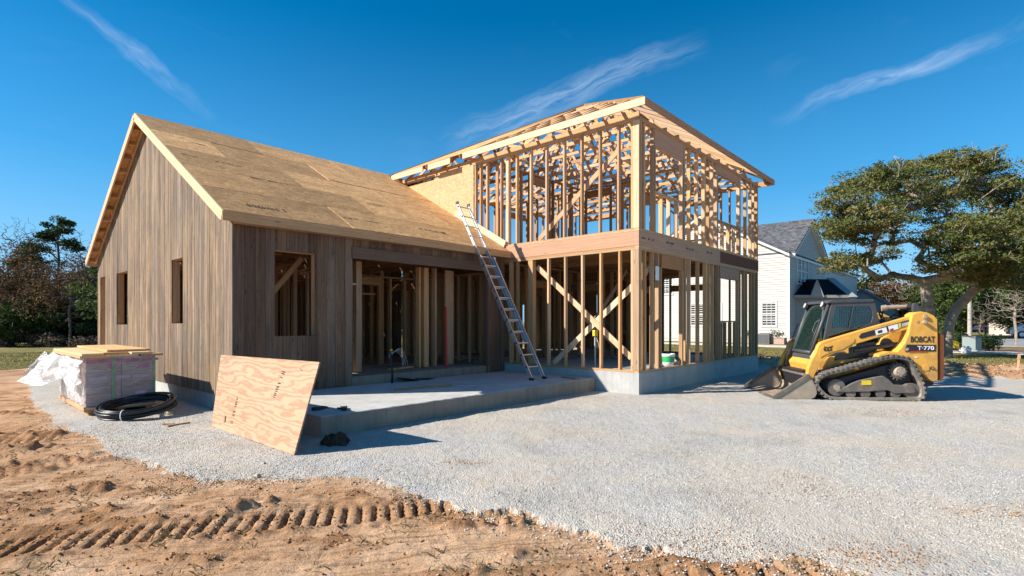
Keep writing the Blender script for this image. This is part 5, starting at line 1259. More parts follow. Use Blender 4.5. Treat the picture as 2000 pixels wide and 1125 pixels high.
# the oak: local frame right/ahead turned to world
def oakpts(L):
    out = []
    for (px, py, dd, rr_, rh, n) in L:
        dep = 24+dd; x, y = at(px, dep); z = zat(py, dep); s = dep/FPX
        d = rng.normal(size=(n, 3)); d /= np.linalg.norm(d, axis=1)[:, None]; d *= rng.random((n, 1))**.4
        out.append(np.stack([x+d[:, 0]*rr_*s, y+d[:, 1]*rr_*s*1.0, z+d[:, 2]*rh*s], -1))
    return np.concatenate(out)
ox, oy = at(1822, 24)
blobs = [(1650,395,-1,42,22,14),(1690,360,1,50,24,20),(1740,345,-1,60,24,24),(1800,330,1,60,26,24),(1860,322,0,55,24,22),(1920,320,1,42,22,16),(1640,430,0,34,18,12),(1660,455,1,52,18,16),(1720,420,-2,60,26,24),(1780,400,2,50,26,18),
 (1660,505,0,44,14,12),(1640,520,-1,26,12,7),(1700,500,2,44,14,9),(1640,445,-1,40,14,8),(1760,465,3,46,26,14),(1830,380,3,55,22,16),(1900,370,2,60,24,20),(1960,370,1,50,24,16),(2010,385,0,50,30,16),
 (1840,470,-2,46,26,18),(1890,450,-3,52,24,22),(1950,440,-2,60,26,24),(2010,450,-2,60,30,22),(1860,510,-2,50,24,18),(1920,490,-3,60,26,24),(1980,500,-3,60,28,24),(2040,500,-2,60,34,20),(1920,530,-2,50,16,14),(1980,545,-2,60,16,14),(1740,545,1,36,10,6),(1740,385,0,110,40,28),(1870,350,0,110,34,26),(1910,425,0,80,30,20),(1700,460,0,70,34,12),(1990,430,0,70,44,20),(2040,420,0,60,40,16),(2050,560,0,50,20,12)]
blobs = [(a, b, c, d*1.15, e*1.12, int(f*(1.9 if not (1700 < a < 1800 and b > 440) else .8))) for a, b, c, d, e, f in blobs]
A_ = oakpts(blobs)-np.array([ox, oy, 0])
def loc(px, py, dd=0): x, y = at(px, 24+dd); return (x-ox, y-oy, zat(py, 24+dd))
OAK = thing('oak_tree', 'large spreading oak with twin grey trunks behind the loader', 'tree', (ox, oy, 0))
tr1 = [loc(1816, 700), loc(1815, 660), loc(1814, 625), loc(1812, 600), loc(1810, 575), loc(1806, 550)]
tr2 = [loc(1850, 700), loc(1850, 665), loc(1855, 630, .1), loc(1866, 605, .2), loc(1885, 585, 0), loc(1910, 560, -.5)]
A_all = np.concatenate([A_, A_[rng.integers(0, len(A_), 420)]+rng.normal(size=(420, 3))*np.array([.38, .38, .24])+np.array([0, 0, .10])])
sx_ = A_all@np.array([math.cos(YAW), -math.sin(YAW), 0])
cut = (1875-1822)/FPX*24
N1, P1, R1 = grow(tr1, A_all[(sx_ < cut)], tip=.014, k=1.95, up=.3, jit=.12); N2, P2, R2 = grow(tr2, A_all[(sx_ >= cut)], tip=.014, k=1.95, up=.3, jit=.12)
R1 = np.maximum(R1*(.225/R1[0]), .007); R2 = np.maximum(R2*(.20/R2[0]), .007)
limbs_mesh('trunk', N1, P1, R1, BARK, OAK, 8); limbs_mesh('trunk', N2, P2, R2, BARK, OAK, 8)
leaves_obj('crown', A_, np.broadcast_to(np.array([.50, .50, .22]), A_.shape)*rng.uniform(.35, 1.35, (len(A_), 1)), 105, .062, L_OAK, OAK)
tw = A_+rng.normal(size=A_.shape)*np.array([.5, .5, .25])
leaves_obj('twigs', tw, np.broadcast_to(np.array([.7, .7, .3]), A_.shape), 22, .16, TWIG, OAK) if False else None
# forest at the left and behind the wing
def bare(label, px, dep, h, w, n=150, mat=TWIG, name='bare_tree', base=.35, leaf=0, lm=L_AUT, group=None):
    x, y = at(px, dep); n = int(n*3.0); h *= 1.12 if px < 300 else 1.0; att = ell(n, (0, 0, h*(base+1)/2), (w, w, h*(1-base)/2)); sc_ = dep/40
    tree(name, label, x, y, [(0, 0, 0), (.05, 0, h*.2), (0, .08, h*.4), (.1, 0, h*.58)], att, (.5, .5, .4), leaf//3, .09, lm, bark=mat, tip=.0095*sc_, sides=3, k=2.1, up=.6, wmax=1.1, jit=.22, group=group, skip=.3 if leaf else 0)
def bushy(label, px, dep, h, w, lm, n=60, per=200, size=.10, name='leafy_tree', base=.1, group=None, bark=BARKD):
    x, y = at(px, dep); att = ell(n, (0, 0, h*(base+1)/2), (w, w, h*(1-base)/2), .25)
    tree(name, label, x, y, [(0, 0, -.1), (.05, 0, h*.2), (0, .05, h*.4), (.05, 0, h*.6)], att, (w*.26+.1, w*.26+.1, h*.07+.1), per, size, lm, bark=bark, tip=.02, sides=4, group=group)
px_, dp_ = 112, 38; x, y = at(px_, dp_)
pc = np.array([(-.2,0,8.4),(.5,.2,8.1),(-.9,.3,7.7),(-1.6,0,7.0),(-2.3,.2,6.5),(-2.6,-.2,6.1),(-1.8,.4,6.2),(-.6,0,7.9),(.9,0,7.3),(1.1,.2,6.9),(-1.1,-.3,6.9),(.1,.4,8.7),(-3.0,.2,5.8)])
rot = np.array([[math.cos(YAW), -math.sin(YAW), 0], [math.sin(YAW), math.cos(YAW), 0], [0, 0, 1]])
tree('pine_tree', 'tall dark pine leaning left, rising above the woods', x, y, [(0,0,0),(.1,0,2),(0,0,4),(.1,0,6),(.0,0,7.6),(0,0,8.4)], (pc@rot).repeat(3, 0)+rng.normal(size=(39, 3))*.25, (.55, .55, .28), 190, .10, L_PINE, bark=BARKD, tip=.02, wmax=1.2, skip=.0)
bare('slender bare tree standing above the woods, leftmost in view', 38, 40, 8.6, 1.5, 130, base=.55)
bare('bare grey tree right of the tall pine', 152, 42, 8.0, 2.2, 170, base=.4); bare('bare tree close to the gable eave', 182, 40, 7.3, 1.8, 150, base=.35)
bare('thin bare tree at the left picture edge', -10, 41, 6.8, 2.0, 130, base=.35); bare('bare tree with reddish leaves left of the pine', 62, 37, 6.6, 2.3, 120, base=.3, leaf=55)
bare('bare tree with rusty leaves low behind the pallet', 105, 35, 4.6, 2.0, 90, base=.25, leaf=70); bare('greyish bare tree in front of the dark evergreens', 20, 36, 5.4, 2.2, 120, base=.3, leaf=30)
bare('bare tree with thin brown leaves beside the gable', 165, 37, 6.0, 2.2, 130, base=.3, leaf=24); bare('pale bare sapling behind the pallet stack', 135, 34, 4.8, 1.3, 90, base=.2)
for (lab, px, dep, h, w, lm, per) in (('olive leafy tree in the middle of the left woods', 55, 39, 5.2, 2.4, L_OLV, 200), ('dark evergreen at the left end of the woods', -15, 38, 4.9, 2.4, L_PINE, 230),
    ('low dark evergreen beneath the tall pine', 100, 36, 3.4, 2.4, L_PINE, 230), ('dark evergreen bush against the gable corner', 172, 36, 3.6, 2.0, L_PINE, 230), ('low green bush at the woods edge, far left', 25, 35, 2.9, 2.2, L_GRN, 200),
    ('dark evergreen between the two rusty trees', 70, 41, 4.2, 2.6, L_PINE, 230), ('small green bush in the shade behind the pallet', 135, 37, 3.0, 2.2, L_GRN, 200), ('dark evergreen hidden behind the eave end', 205, 40, 5.0, 2.4, L_PINE, 200)):
    bushy(lab, px, dep, h, w, lm, 55, per, name='evergreen_tree' if 'evergreen' in lab else 'leafy_tree')
cx_ = [at(px, 43) for px in range(-120, 260, 14)]
C = np.array([(a, b, z) for a, b in cx_ for z in (.5, 1.5, 2.6, 3.6, 4.5)]); C += rng.normal(size=C.shape)*np.array([.8, .8, .4])
o = leaves_obj('dark_undergrowth', C, np.broadcast_to(np.array([1.5, 1.5, .9]), C.shape), 330, .17, L_PINE, None); tag(o, 'dark tangled undergrowth filling the woods at the left', kind='stuff')
cx_ = [at(px, dp) for px in range(-60, 240, 9) for dp in (35,)]
C = np.array([(a, b, .3) for a, b in cx_])+rng.normal(size=(len(cx_), 3))*np.array([.6, .6, .15])
o = leaves_obj('dry_brush', C, np.broadcast_to(np.array([.7, .7, .45]), C.shape), 190, .09, leafmat('dry_brush_leaves', (.07,.05,.035), (.13,.10,.07), (.20,.15,.10)), None); tag(o, 'dry brown brush along the foot of the woods', kind='stuff')
# trees seen through and behind the house
for (lab, a, b_, h, w, lm) in (('green tree seen through the wing window', -4, 22, 4.6, 2.2, L_GRN), ('green tree behind the middle of the wing', 1, 25, 5.0, 2.4, L_PINE), ('olive tree behind the inner corner of the house', 6, 27, 5.2, 2.4, L_OLV), ('dark evergreen behind the two-storey frame', 12, 26, 5.0, 2.6, L_PINE), ('green tree behind the neighbour house corner', 22, 28, 5.2, 2.6, L_GRN), ('dark evergreen far behind the frame', 17, 31, 5.6, 2.8, L_PINE)):
    bushy('', a, 1, h, w, lm) if False else None
    att = ell(50, (0, 0, h*.55), (w, w, h*.45), .25)
    tree('leafy_tree' if lm is not L_PINE else 'evergreen_tree', lab, a, b_, [(0,0,-.1),(.05,0,h*.2),(0,.05,h*.4),(.05,0,h*.6)], att, (w*.28, w*.28, h*.08), 150, .11, lm, bark=BARKD, tip=.02, sides=4)
# right-hand background
for (lab, px, dep, h, w, lm, kind) in (('rust coloured tree left of the oak trunks', 1722, 62, 6.2, 3.0, L_AUT, 'l'), ('bare grey tree above the cab roof', 1765, 60, 7.6, 3.2, None, 'b'), ('olive tree directly behind the oak trunk', 1790, 64, 6.2, 3.2, L_OLV, 'l'),
    ('tall green tree between the oak trunks', 1835, 58, 7.0, 3.4, L_GRN, 'l'), ('dark green tree left of the utility pole', 1875, 52, 7.0, 3.2, L_GRN, 'l'), ('big green tree right of the utility pole', 1925, 56, 8.0, 3.6, L_GRN, 'l'), ('dark evergreen at the right picture edge', 1990, 60, 7.6, 3.6, L_PINE, 'l'),
    ('yellowish tree over the dark truck', 1960, 66, 7.4, 3.4, L_OLV, 'l'), ('bare pale tree above the white car', 1985, 36, 4.8, 1.9, None, 'b'), ('autumn tree farther left beyond the black roof', 1700, 70, 5.2, 3.2, L_AUT, 'l'), ('bare twiggy tree over the autumn trees', 1745, 66, 7.4, 2.6, None, 'b'),
    ('olive tree at the far right edge', 2040, 55, 7.0, 3.4, L_OLV, 'l'), ('green tree behind the neighbour house roof', 1655, 66, 4.2, 2.6, L_OLV, 'l')):
    if kind == 'b': bare(lab, px, dep, h, w, 150, base=.3, mat=BARK)
    else: bushy(lab, px, dep, h, w, lm, 60, 170, .15)
C = np.array([(*at(px, 85), z) for px in range(1640, 2260, 16) for z in (1.2, 3.6, 6.0)])+rng.normal(size=(117, 3))*1.0
o = leaves_obj('far_woods', C, np.broadcast_to(np.array([2.6, 2.6, 1.9]), C.shape), 170, .42, L_OLV, None); tag(o, 'far green and brown woods closing the street view', kind='stuff')
def shrub(lab, px, dep, w, h, lm, group=None, size=.06):
    x, y = at(px, dep); r_ = thing('shrub', lab, 'shrub', (x, y, 0), group=group); att = ell(16, (0, 0, h*.5), (w*.6, w*.6, h*.35)); att[:, 2] = np.abs(att[:, 2])
    N, par, rad = grow([(0,0,0),(0,0,h*.2)], att, tip=.008); limbs_mesh('stem', N, par, rad, BARKD, r_, 4); leaves_obj('foliage', att, np.broadcast_to(np.array([w*.4, w*.4, h*.28]), att.shape), 170, size, lm, r_)
shrub('bright green shrub left in the mulch bed', 1853, 31, .75, 1.3, L_GRN); shrub('low yellow shrub in front of the bright green one', 1852, 29.2, .62, .62, L_YEL); shrub('dark green shrub left of the grey utility box', 1880, 30, .6, 1.05, L_PINE); shrub('rounded dark shrub right of the utility box', 1928, 29.5, .95, 1.05, L_PINE)
x, y = at(1917, 33); bare('small multi-stemmed bare tree in the mulch bed', 1917, 33, 2.9, .9, 60, base=.3, name='bare_tree')
planter(7.9, 'pinkish planter left of the air conditioner'); planter(5.9, 'pinkish planter by the corner board')
# utility pole
x, y = at(1894, 44); UP = thing('utility_pole', 'weathered pale utility pole beyond the mulch bed', 'utility pole', (x, y, 0)); mb = MB(); mb.cyl((0,0,0), (0,0,4.2), .16, .13, 14); mb.build('pole', plain('pale_pole_wood', (.42,.38,.32), .9, nz=.2), UP)
x, y = at(1763, 60); UP = thing('utility_pole', 'thin distant utility pole above the loader hood', 'utility pole', (x, y, 0)); mb = MB(); mb.cyl((0,0,0), (0,0,6.4), .12, .10, 10); mb.build('pole', plain('grey_pole_wood', (.30,.27,.23), .9), UP); mb = MB(); mb.box(-.7,.7,-.05,.05,5.7,5.85); mb.build('crossarm', BARK, UP)
x, y = at(1898, 28.6); UB = thing('utility_box', 'grey metal utility box between shrubs in the mulch bed', 'utility box', (x, y, 0), R(-20)); mb = MB(); mb.box(-.34,.34,-.3,.3,.12,.80); mb.build('cabinet', paint('grey_box_paint', (.24,.29,.28), amt=.25, low=False), UB, bevel=.02); mb = MB(); mb.box(-.36,.36,-.33,.33,.80,.86); mb.build('lid', CABG, UB, bevel=.01); mb = MB(); mb.box(-.42,.42,-.4,.4,0,.12); mb.build('base', CONS, UB)
for k, (px, lab) in enumerate(((1883, 'left of two white canisters before the utility box'), (1891, 'right of two white canisters before the utility box'))):
    x, y = at(px, 27.0+.2*k); c_ = thing('canister', lab, 'canister', (x, y, 0), group='white canisters in the mulch'); mb = MB(); mb.lathe([(0,0),(.12,0),(.125,.03),(.125,.26),(.11,.31),(.05,.33),(0,.33)], n=18); mb.build('tank', WHT, c_, smooth=True); mb = MB(); mb.cyl((0,0,.33),(0,0,.37),.05,n=12); mb.build('cap', CABG, c_)
# wooden stake
x, y = at(1987, 15.6); mb = MB(); mb.box(-.02,.02,-.02,.02,-.1,.52); mb.box(-.035,.035,-.025,.025,.40,.54); st_ = mb.build('stake', LUM); st_.location = (x, y, .12); st_.rotation_euler = (.1, .05, .3); tag(st_, 'wooden survey stake stuck in the dirt bank at right', 'stake')
# vehicles in the street
def car(name, label, cat, px, dep, rz, paint_, pick=False, L=4.6, hgt=1.45):
    x, y = at(px, dep); c_ = thing(name, label, cat, (x, y, .04), rz); w = .88
    if pick: pr_ = [(-L/2,.45),(-L/2,1.0),(-.5,1.05),(-.35,1.75),(.75,1.78),(1.35,1.15),(L/2-.1,1.02),(L/2,.7),(L/2,.42)]; wn = [(-.28,1.12),(-.2,1.65),(.68,1.68),(1.15,1.14)]
    else: pr_ = [(-L/2,.35),(-L/2,.85),(-L/2+.35,1.0),(-1.1,1.4),(.3,1.44),(1.1,.98),(L/2-.15,.82),(L/2,.6),(L/2,.32)]; wn = [(-1.45,1.02),(-1.02,1.33),(.26,1.37),(.85,1.0)]
    mb = MB(); mb.prism(pr_, lambda u, v: (u, -w, v), lambda u, v: (u, w, v)); mb.build('body', paint_, c_, bevel=.07)
    for s in (-1, 1): mb = MB(); mb.prism(wn, lambda u, v: (u, s*(w+.004), v), lambda u, v: (u, s*(w-.01), v)); mb.build('window', GLW, c_)
    for u in (-L*.31, L*.31):
        for s in (-1, 1): mb = MB(); mb.cyl((u, s*(w-.2), .34), (u, s*(w+.02), .34), .34, n=20); wh = mb.build('wheel', BLK, c_); mb = MB(); mb.cyl((u, s*(w+.02), .34), (u, s*(w+.03), .34), .2, n=16); mb.build('rim', ALU, wh)
    for s in (-.6, .6): mb = MB(); mb.box(L/2-.02, L/2+.015, s-.16, s+.16, .66, .82); mb.build('headlight', LENS, c_)
car('pickup_truck', 'dark blue pickup truck parked across the street', 'pickup truck', 1945, 76, R(-48), paint('dark_blue_paint', (.02,.035,.08), amt=.1, rough=.25, low=False), True, 5.4)
car('parked_car', 'white car half cut off by the right picture edge', 'car', 2030, 52, R(-80), paint('white_car_paint', (.75,.75,.75), amt=.08, rough=.25, low=False))
car('parked_car', 'small red car beside the pink house', 'car', 1882, 84, R(-40), paint('red_car_paint', (.42,.02,.02), amt=.1, rough=.3, low=False))
# distant houses
def far_house(label, px, dep, w, d, h, rh, rz, wall, roof, z=0):
    x, y = at(px, dep); hh = thing('distant_house', label, 'house', (x, y, z), rz)
    mb = MB(); mb.prism([(-d/2,0),(d/2,0),(d/2,h),(0,h+rh*.95),(-d/2,h)], lambda u, v: (-w/2, u, v), lambda u, v: (w/2, u, v)); mb.build('wall', wall, hh)
    for s in (-1, 1):
        mb = MB(); mb.beam((0, s*(d/2+.4), h-.25), (0, 0, h+rh), w+.8, .18, (0,0,1)); mb.build('roof', roof, hh)
    for i in range(3):
        f = MB(); x0 = -w/2+w*(.15+.3*i); f.box(x0, x0+1.1, -d/2-.05, -d/2+.02, .9, 2.2); fo = f.build('window', TRIM, hh); g_ = MB(); g_.box(x0+.1, x0+1.0, -d/2-.07, -d/2-.052, 1.0, 2.1); g_.build('pane', GLW, fo)
far_house('low grey-roofed house beyond the black front roof', 1712, 74, 7, 7, 2.7, 2.4, R(-62), VIN2, SHGR); far_house('larger pale grey gabled house beyond the neighbour', 1693, 62, 5.5, 6, 3.2, 2.1, R(0), VIN2, SHGR)
far_house('pink low house behind the oak trunks', 1862, 92, 12, 7, 2.4, 1.6, R(-45), plain('pink_wall', (.62,.42,.36), .8), SHBR); far_house('brown-roofed white porch house right of the pole', 1935, 96, 12, 7, 2.3, 1.8, R(-42), plain('white_wall', (.7,.68,.64), .8), SHBR)
far_house('pale shed at the right edge', 2000, 64, 5, 4, 1.9, 1.0, R(-40), plain('pale_shed_wall', (.5,.42,.36), .8), SHBR)

# ------------------------------------------------------------------ things round the unfinished house
def quadslab(name, P, th, mat, nu=1):
    A, B_, C_, D_ = [Vector(p) for p in P]   # bottom left, bottom right, top right, top left
    n = (B_-A).cross(D_-A).normalized(); mb = MB(); V = [A, B_, C_, D_]; V2 = [p-n*th for p in V]
    gs = [(0,0,0),(2.44,0,0),(2.44,1.22,0),(0,1.22,0)]; gs = gs+[(a, b, th) for a, b, c in gs]
    mb._add(V+V2, [(0,1,2,3),(7,6,5,4),(0,4,5,1),(1,5,6,2),(2,6,7,3),(3,7,4,0)], gs); mb.fix = True; o = mb.build(name, mat); return o, n
def wp(px, py, z): a = (px-1000)/FPX; dep = (CH-z)/((py-Y0)/FPX); x, y = cw(a*dep, dep); return Vector((x, y, z))
PA, PB = wp(413, 832, .02), wp(574, 889, .02)
xb, yb = cw(-.3605*6.78, 6.78); PC = Vector((xb, yb, zat(707, 6.78))); xa, ya = cw(-.545*8.52, 8.52); PD = Vector((xa, ya, zat(693, 8.52)))
ps, pn = quadslab('plywood_sheet', [PA, PB, PC, PD], .019, PLY); tag(ps, 'leaning plywood sheet with wavy grain beside the porch slab', 'plywood sheet')
def on_ply(u, v, off=.002): return PA+(PB-PA)*u+(PD-PA)*v*(1-u)+(PC-PB)*v*u+pn*off
for (u0, v0, u1, v1, seed) in ((.66, .42, .70, .86, 3), (.25, .12, .29, .55, 4)):
    mb = MB(); rr = random.Random(seed); k = 0
    while k < 1:
        if rr.random() < .8:
            a = on_ply(u0+(u1-u0)*k, v0+(v1-v0)*k); w_ = rr.uniform(.01, .028); a2 = on_ply(u0+(u1-u0)*k+.022, v0+(v1-v0)*k+rr.uniform(-.01, .01)); mb.beam(a, a2, .003, w_*.6, pn.cross(a2-a))
        k += .055
    mb.build('ink_stamp', INK, ps)
mb = MB(); a, b_ = on_ply(.165, .10), on_ply(.165, .19); mb.beam(a, b_, .035, .003, pn); mb.build('stamp_patch', plain('faded_stamp', (.30,.22,.14), .8), ps)
for (u, v) in ((.33, .50), (.60, .30), (.86, .9)): mb = MB(); p = on_ply(u, v); mb.cyl(p, p+pn*.001, .010, n=10); mb.build('knot', INK, ps)
# dirt clump at the slab corner
mb = MB(); mb.lathe([(0,.13),(.05,.125),(.1,.10),(.15,.05),(.18,0)], n=22); mb.v = [(x*(1+.35*math.sin(5*x*9+y*31)), y*(1+.3*math.cos(y*40+x*20)), z*(1+.5*math.sin(x*50)*math.cos(y*44))) for x, y, z in mb.v]
o = mb.build('dirt_clump', plain('dark_wet_dirt', (.075,.040,.022), .95, nz=.5, scale=20, bumpd=.03), None, smooth=True); o.location = wp(655, 868, .0); tag(o, 'dark brown dirt clump at the corner of the porch slab', 'dirt clump')
# ladder
LA = thing('extension_ladder', 'aluminium extension ladder leaning on the wing eave', 'ladder', (-1.36, 1.90, .30))
ld = Vector((.0, 1.80, 3.19)).normalized(); ln = Vector((0, -ld.z, ld.y))
def rail_sec(x0, x1, l0, l1, off, nm):
    for x in (x0, x1):
        mb = MB(); p0 = Vector((x, 0, 0))+ld*l0+ln*off; p1 = Vector((x, 0, 0))+ld*l1+ln*off
        mb.beam(p0, p1, .004, .075, ln)
        for s in (-1, 1): mb.beam(p0+ln*.035*s+Vector((.012 if x == x0 else -.012, 0, 0)), p1+ln*.035*s+Vector((.012 if x == x0 else -.012, 0, 0)), .026, .004, ln)
        rl = mb.build('rail', ALU, LA)
        k = math.ceil(l0/.305)*.305+.02
        rm = MB()
        while k < l1-.05:
            c = Vector((x, 0, 0))+ld*k+ln*off; sg = -1 if x == x0 else 1; rm.cyl(c, c+Vector((sg*.014, 0, 0)), .022, n=10); k += .305
        rm.build('rung_end', CABG, rl)
    k = math.ceil(l0/.305)*.305+.02
    while k < l1-.05:
        c = ld*k+ln*off; mb = MB(); mb.cyl((x0+c.x, c.y, c.z), (x1+c.x, c.y, c.z), .017, n=10); mb.build('rung', ALU, LA); k += .305
rail_sec(0, .46, .06, 3.35, 0, 'base'); rail_sec(.035, .425, 1.0, 5.0, .062 if False else -.062, 'fly')
for x in (0, .46):
    mb = MB(); mb.box(x-.03, x+.03, -.05, .07, .004, .05); mb.build('foot', BLK, LA, bevel=.008)
    c = ld*3.3; mb = MB(); mb.box(x-.03, x+.03, c.y-.04, c.y+.04, c.z-.02, c.z+.03); mb.build('bracket', ALU, LA)
for x in (.035, .425): c = ld*5.0-ln*.062; mb = MB(); mb.box(x-.02, x+.02, c.y-.05, c.y+.04, c.z-.02, c.z+.05); mb.build('end_cap', CABG, LA, bevel=.01)
for k_, (l_, m_) in enumerate(((2.35, REDM), (2.5, REDM), (1.75, REDM))): c = ld*l_; mb = MB(); mb.beam(Vector((-.0035, 0, 0))+c-ld*.05, Vector((-.0035, 0, 0))+c+ld*.05, .002, .03, ln); mb.build('warning_label', m_, LA)
# wrapped pallet of boards
PX0, PX1, PY0, PY1 = -8.62, -7.62, 5.60, 7.95
PL = thing('pallet', 'wooden pallet under the wrapped stack of boards', 'pallet', (0, 0, 0))
mb = MB(); [mb.box(a, a+.09, PY0+.02, PY1-.02, .0, .09) for a in (PX0+.04, (PX0+PX1)/2-.045, PX1-.13)]; mb.build('runner', LUMB, PL)
mb = MB(); [mb.box(PX0-.02, PX1+.02, PY0+i*.263, PY0+.10+i*.263, .092, .118) for i in range(9)]; mb.build('deck_boards', LUM, PL)
mb = MB(); mb.box(PX0-.03, PX0-.004, PY0-.02, PY1+.02, .10, .17); mb.box(PX0-.03, PX1+.03, PY0-.03, PY0-.004, .12, .15); mb.build('edge_board', LUM, PL)
BUN = thing('board_bundle', 'bundle of stacked grey boards with purple ends under plastic wrap', 'bundle of boards', (0, 0, 0))
BGR = wood('pinkish_grey_boards', (.52, .42, .39), (.36, .27, .25), var=.3); PUR = plain('purple_board_ends', (.42, .07, .26), .7, nz=.3, scale=12)
LAV = plain('lavender_labels', (.52, .40, .50), .7)
z = .165; rows = 0
while z < .90:
    mb = MB(); hh_ = .024
    for c in range(2):
        xa = PX0+c*.503; mb.box(xa+random.uniform(0, .006), xa+.497-random.uniform(0, .006), PY0+random.uniform(0, .02), PY1-random.uniform(0, .02), z, z+hh_)
    mb.build('board_layer', BGR, BUN); z += hh_+.003; rows += 1
mb = MB(); [mb.box(PX0+.005, PX1-.005, PY0-.004+random.uniform(0, .006), PY1, a, a+.04) for a in (.12, .905, .95)]; mb.build('end_boards', BGR, BUN)
for (a0, a1, z0, z1, m_) in ((0,.38,.90,.96,PUR),(.40,.75,.905,.955,PUR),(.80,1.05,.91,.955,PUR),(.04,.28,.60,.66,LAV),(.42,.62,.62,.67,LAV),(.66,.90,.62,.67,LAV),(.02,.26,.12,.16,LAV),(.5,.75,.13,.17,PUR),(.70,.86,.30,.38,LAV),(.30,.42,.80,.86,PUR),(.74,.90,.78,.84,PUR)):
    mb = MB(); mb.box(PX0+a0, PX0+a1, PY0-.009, PY0-.005, z0, z1); mb.build('end_mark', m_, BUN)
for a in (.36, .98): mb = MB(); mb.box(PX0+a, PX0+a+.025, PY0-.016, PY0-.011, .10, 1.0); mb.box(PX0+a, PX0+a+.025, PY0-.016, PY1, 1.0, 1.003); mb.build('strap', GRN, BUN)
LBN = 'lumber boards on the wrapped stack'
for i, (xa, xb_, y0, y1, z0, lab) in enumerate(((-8.72, -8.32, 5.45, 8.15, .997, 'left lower lumber board on the wrapped stack'), (-8.30, -7.88, 5.55, 8.2, .997, 'middle lower lumber board on the wrapped stack'), (-7.86, -7.52, 5.50, 8.1, .997, 'right lower lumber board nearest the gable wall'),
        (-8.70, -8.40, 5.42, 8.2, 1.037, 'left upper lumber board on the stack'), (-8.38, -8.02, 5.62, 8.3, 1.037, 'middle upper lumber board on the stack'), (-8.0, -7.72, 5.48, 8.2, 1.037, 'right upper lumber board on the stack'), (-8.3, -7.65, 5.75, 8.4, 1.077, 'topmost wide lumber board of the stack'))):
    mb = MB(); mb.box(xa, xb_, y0, y1, z0, z0+.036); o = mb.build('lumber_board', LUMW if i % 2 else LUM); tag(o, lab, 'board', LBN); 
m, t, b, o_ = M('clear_plastic_film', .12, 0, .6)
trn = t.new('ShaderNodeBsdfTransparent', {'Color': (.95, .95, .95, 1)}); gls = t.new('ShaderNodeBsdfGlossy', {'Roughness': .22}); dff = t.new('ShaderNodeBsdfDiffuse', {'Color': (.80, .79, .78, 1)})
ocn = t.new('ShaderNodeTexCoord').outputs['Object']; cr_ = t.noise(ocn, 5, 6, .7, 1.2)
bp = t.new('ShaderNodeBump', {'Strength': 1.0, 'Distance': .06, 'Height': cr_}); t.l.new(bp.outputs[0], gls.inputs['Normal']); t.l.new(bp.outputs[0], dff.inputs['Normal'])
mA = t.new('ShaderNodeMixShader', {0: .35, 1: dff.outputs[0], 2: gls.outputs[0]}); dn = attr(t, 'rnd', 'Fac')
mB = t.new('ShaderNodeMixShader', {0: t.math('MULTIPLY', t.math('ADD', t.math('MULTIPLY', t.ramp(cr_, [(.35, 0), (.7, 1)]), 1.1), .75), dn, clamp=True), 1: trn.outputs[0], 2: mA.outputs[0]}); t.l.new(mB.outputs[0], o_.inputs['Surface']); FILM = m
def film():
    mb = MB(); n = 60
    def side(a, b):     # west side, draped down from the top and billowing out towards the far end
        y = PY0-.03+a*(PY1+.25-PY0); z = 1.0-b*(.50+.10*math.sin(a*9))*(1 if a > .1 else .8)
        out = .03+.05*abs(math.sin(a*11+b*3))+.12*b*(.3+a*a)+max(0, a-.75)*1.5*b; return (PX0-out+.02*math.sin(b*15+a*8), y, z-.02*math.sin(a*23))
    mb.grid(side, 70, 22, rnd=.55)
    def end(a, b):
        x = PX0-.03+a*(PX1-PX0+.06); z = 1.0-b*(.60-.18*a+.03*math.sin(a*14)); return (x, PY0-.03-.018*abs(math.sin(a*13+b*6))-.02*b*math.sin(a*6)**2, z)
    mb.grid(end, 50, 20, rnd=.19)
    mb.grid(lambda a, b: (PX0-.012-.012*abs(math.sin(a*17+b*9)), PY0+a*(PY1-PY0), .56-b*.37), 50, 10, rnd=.40)
    mb.grid(lambda a, b: (PX0+a*(PX1-PX0), PY0-.022-.01*abs(math.sin(a*15+b*9)), .50-b*.32), 30, 10, rnd=.12)
    def flap(a, b): # loose flap blown out to the left
        y = PY1-.5+a*.95; return (PX0-.10-b*(.34+.1*math.sin(a*5))-.1*a, y+.1*math.sin(b*4), .97-b*(.48-.25*a)-.05*math.sin(a*12+b*4))
    mb.grid(flap, 30, 20, rnd=.38)
    return mb.build('plastic_wrap', FILM, None, smooth=True)
tag(film(), 'torn clear plastic sheet draped over the wrapped board stack', 'plastic sheet')
# coil of black pipe
cc = wp(270, 812, .0); CO_ = thing('pipe_coil', 'coil of black plastic pipe leaning on stones by the gable wall', 'pipe coil', (cc.x, cc.y, .0))
tilt = Matrix.Rotation(R(10), 3, Vector((math.cos(YAW), -math.sin(YAW), 0)))
for i in range(15):
    rr_ = .565-.035*(i % 4)-random.uniform(0, .012); lay = i//4; pts = []; ph = random.uniform(0, 6.28); ex = random.uniform(-.02, .02)
    for k in range(56):
        a = 2*math.pi*k/56; p = Vector((rr_*math.cos(a)+ex, rr_*math.sin(a)-ex, lay*.034+.008*math.sin(2*a+ph)))
        p = tilt@p; p.z += .125; pts.append(p)
    mb = MB(); mb.tube(pts, .0155, 8, True); mb.build('pipe_loop', plain('black_pipe', (.018,.018,.02), .35, nz=.3) if i == 0 else bpy.data.materials['black_pipe'], CO_, smooth=True)
for a in (-2.2,):
    pts = []
    for k in range(14):
        b_ = 2*math.pi*k/14; p = Vector(((.512+.088*math.cos(b_))*math.cos(a), (.512+.088*math.cos(b_))*math.sin(a), .05+.088*math.sin(b_))); p = tilt@p; p.z += .125; pts.append(p)
    mb = MB(); mb.tube(pts, .008, 6, True); mb.build('tie', WHT, CO_, smooth=True)
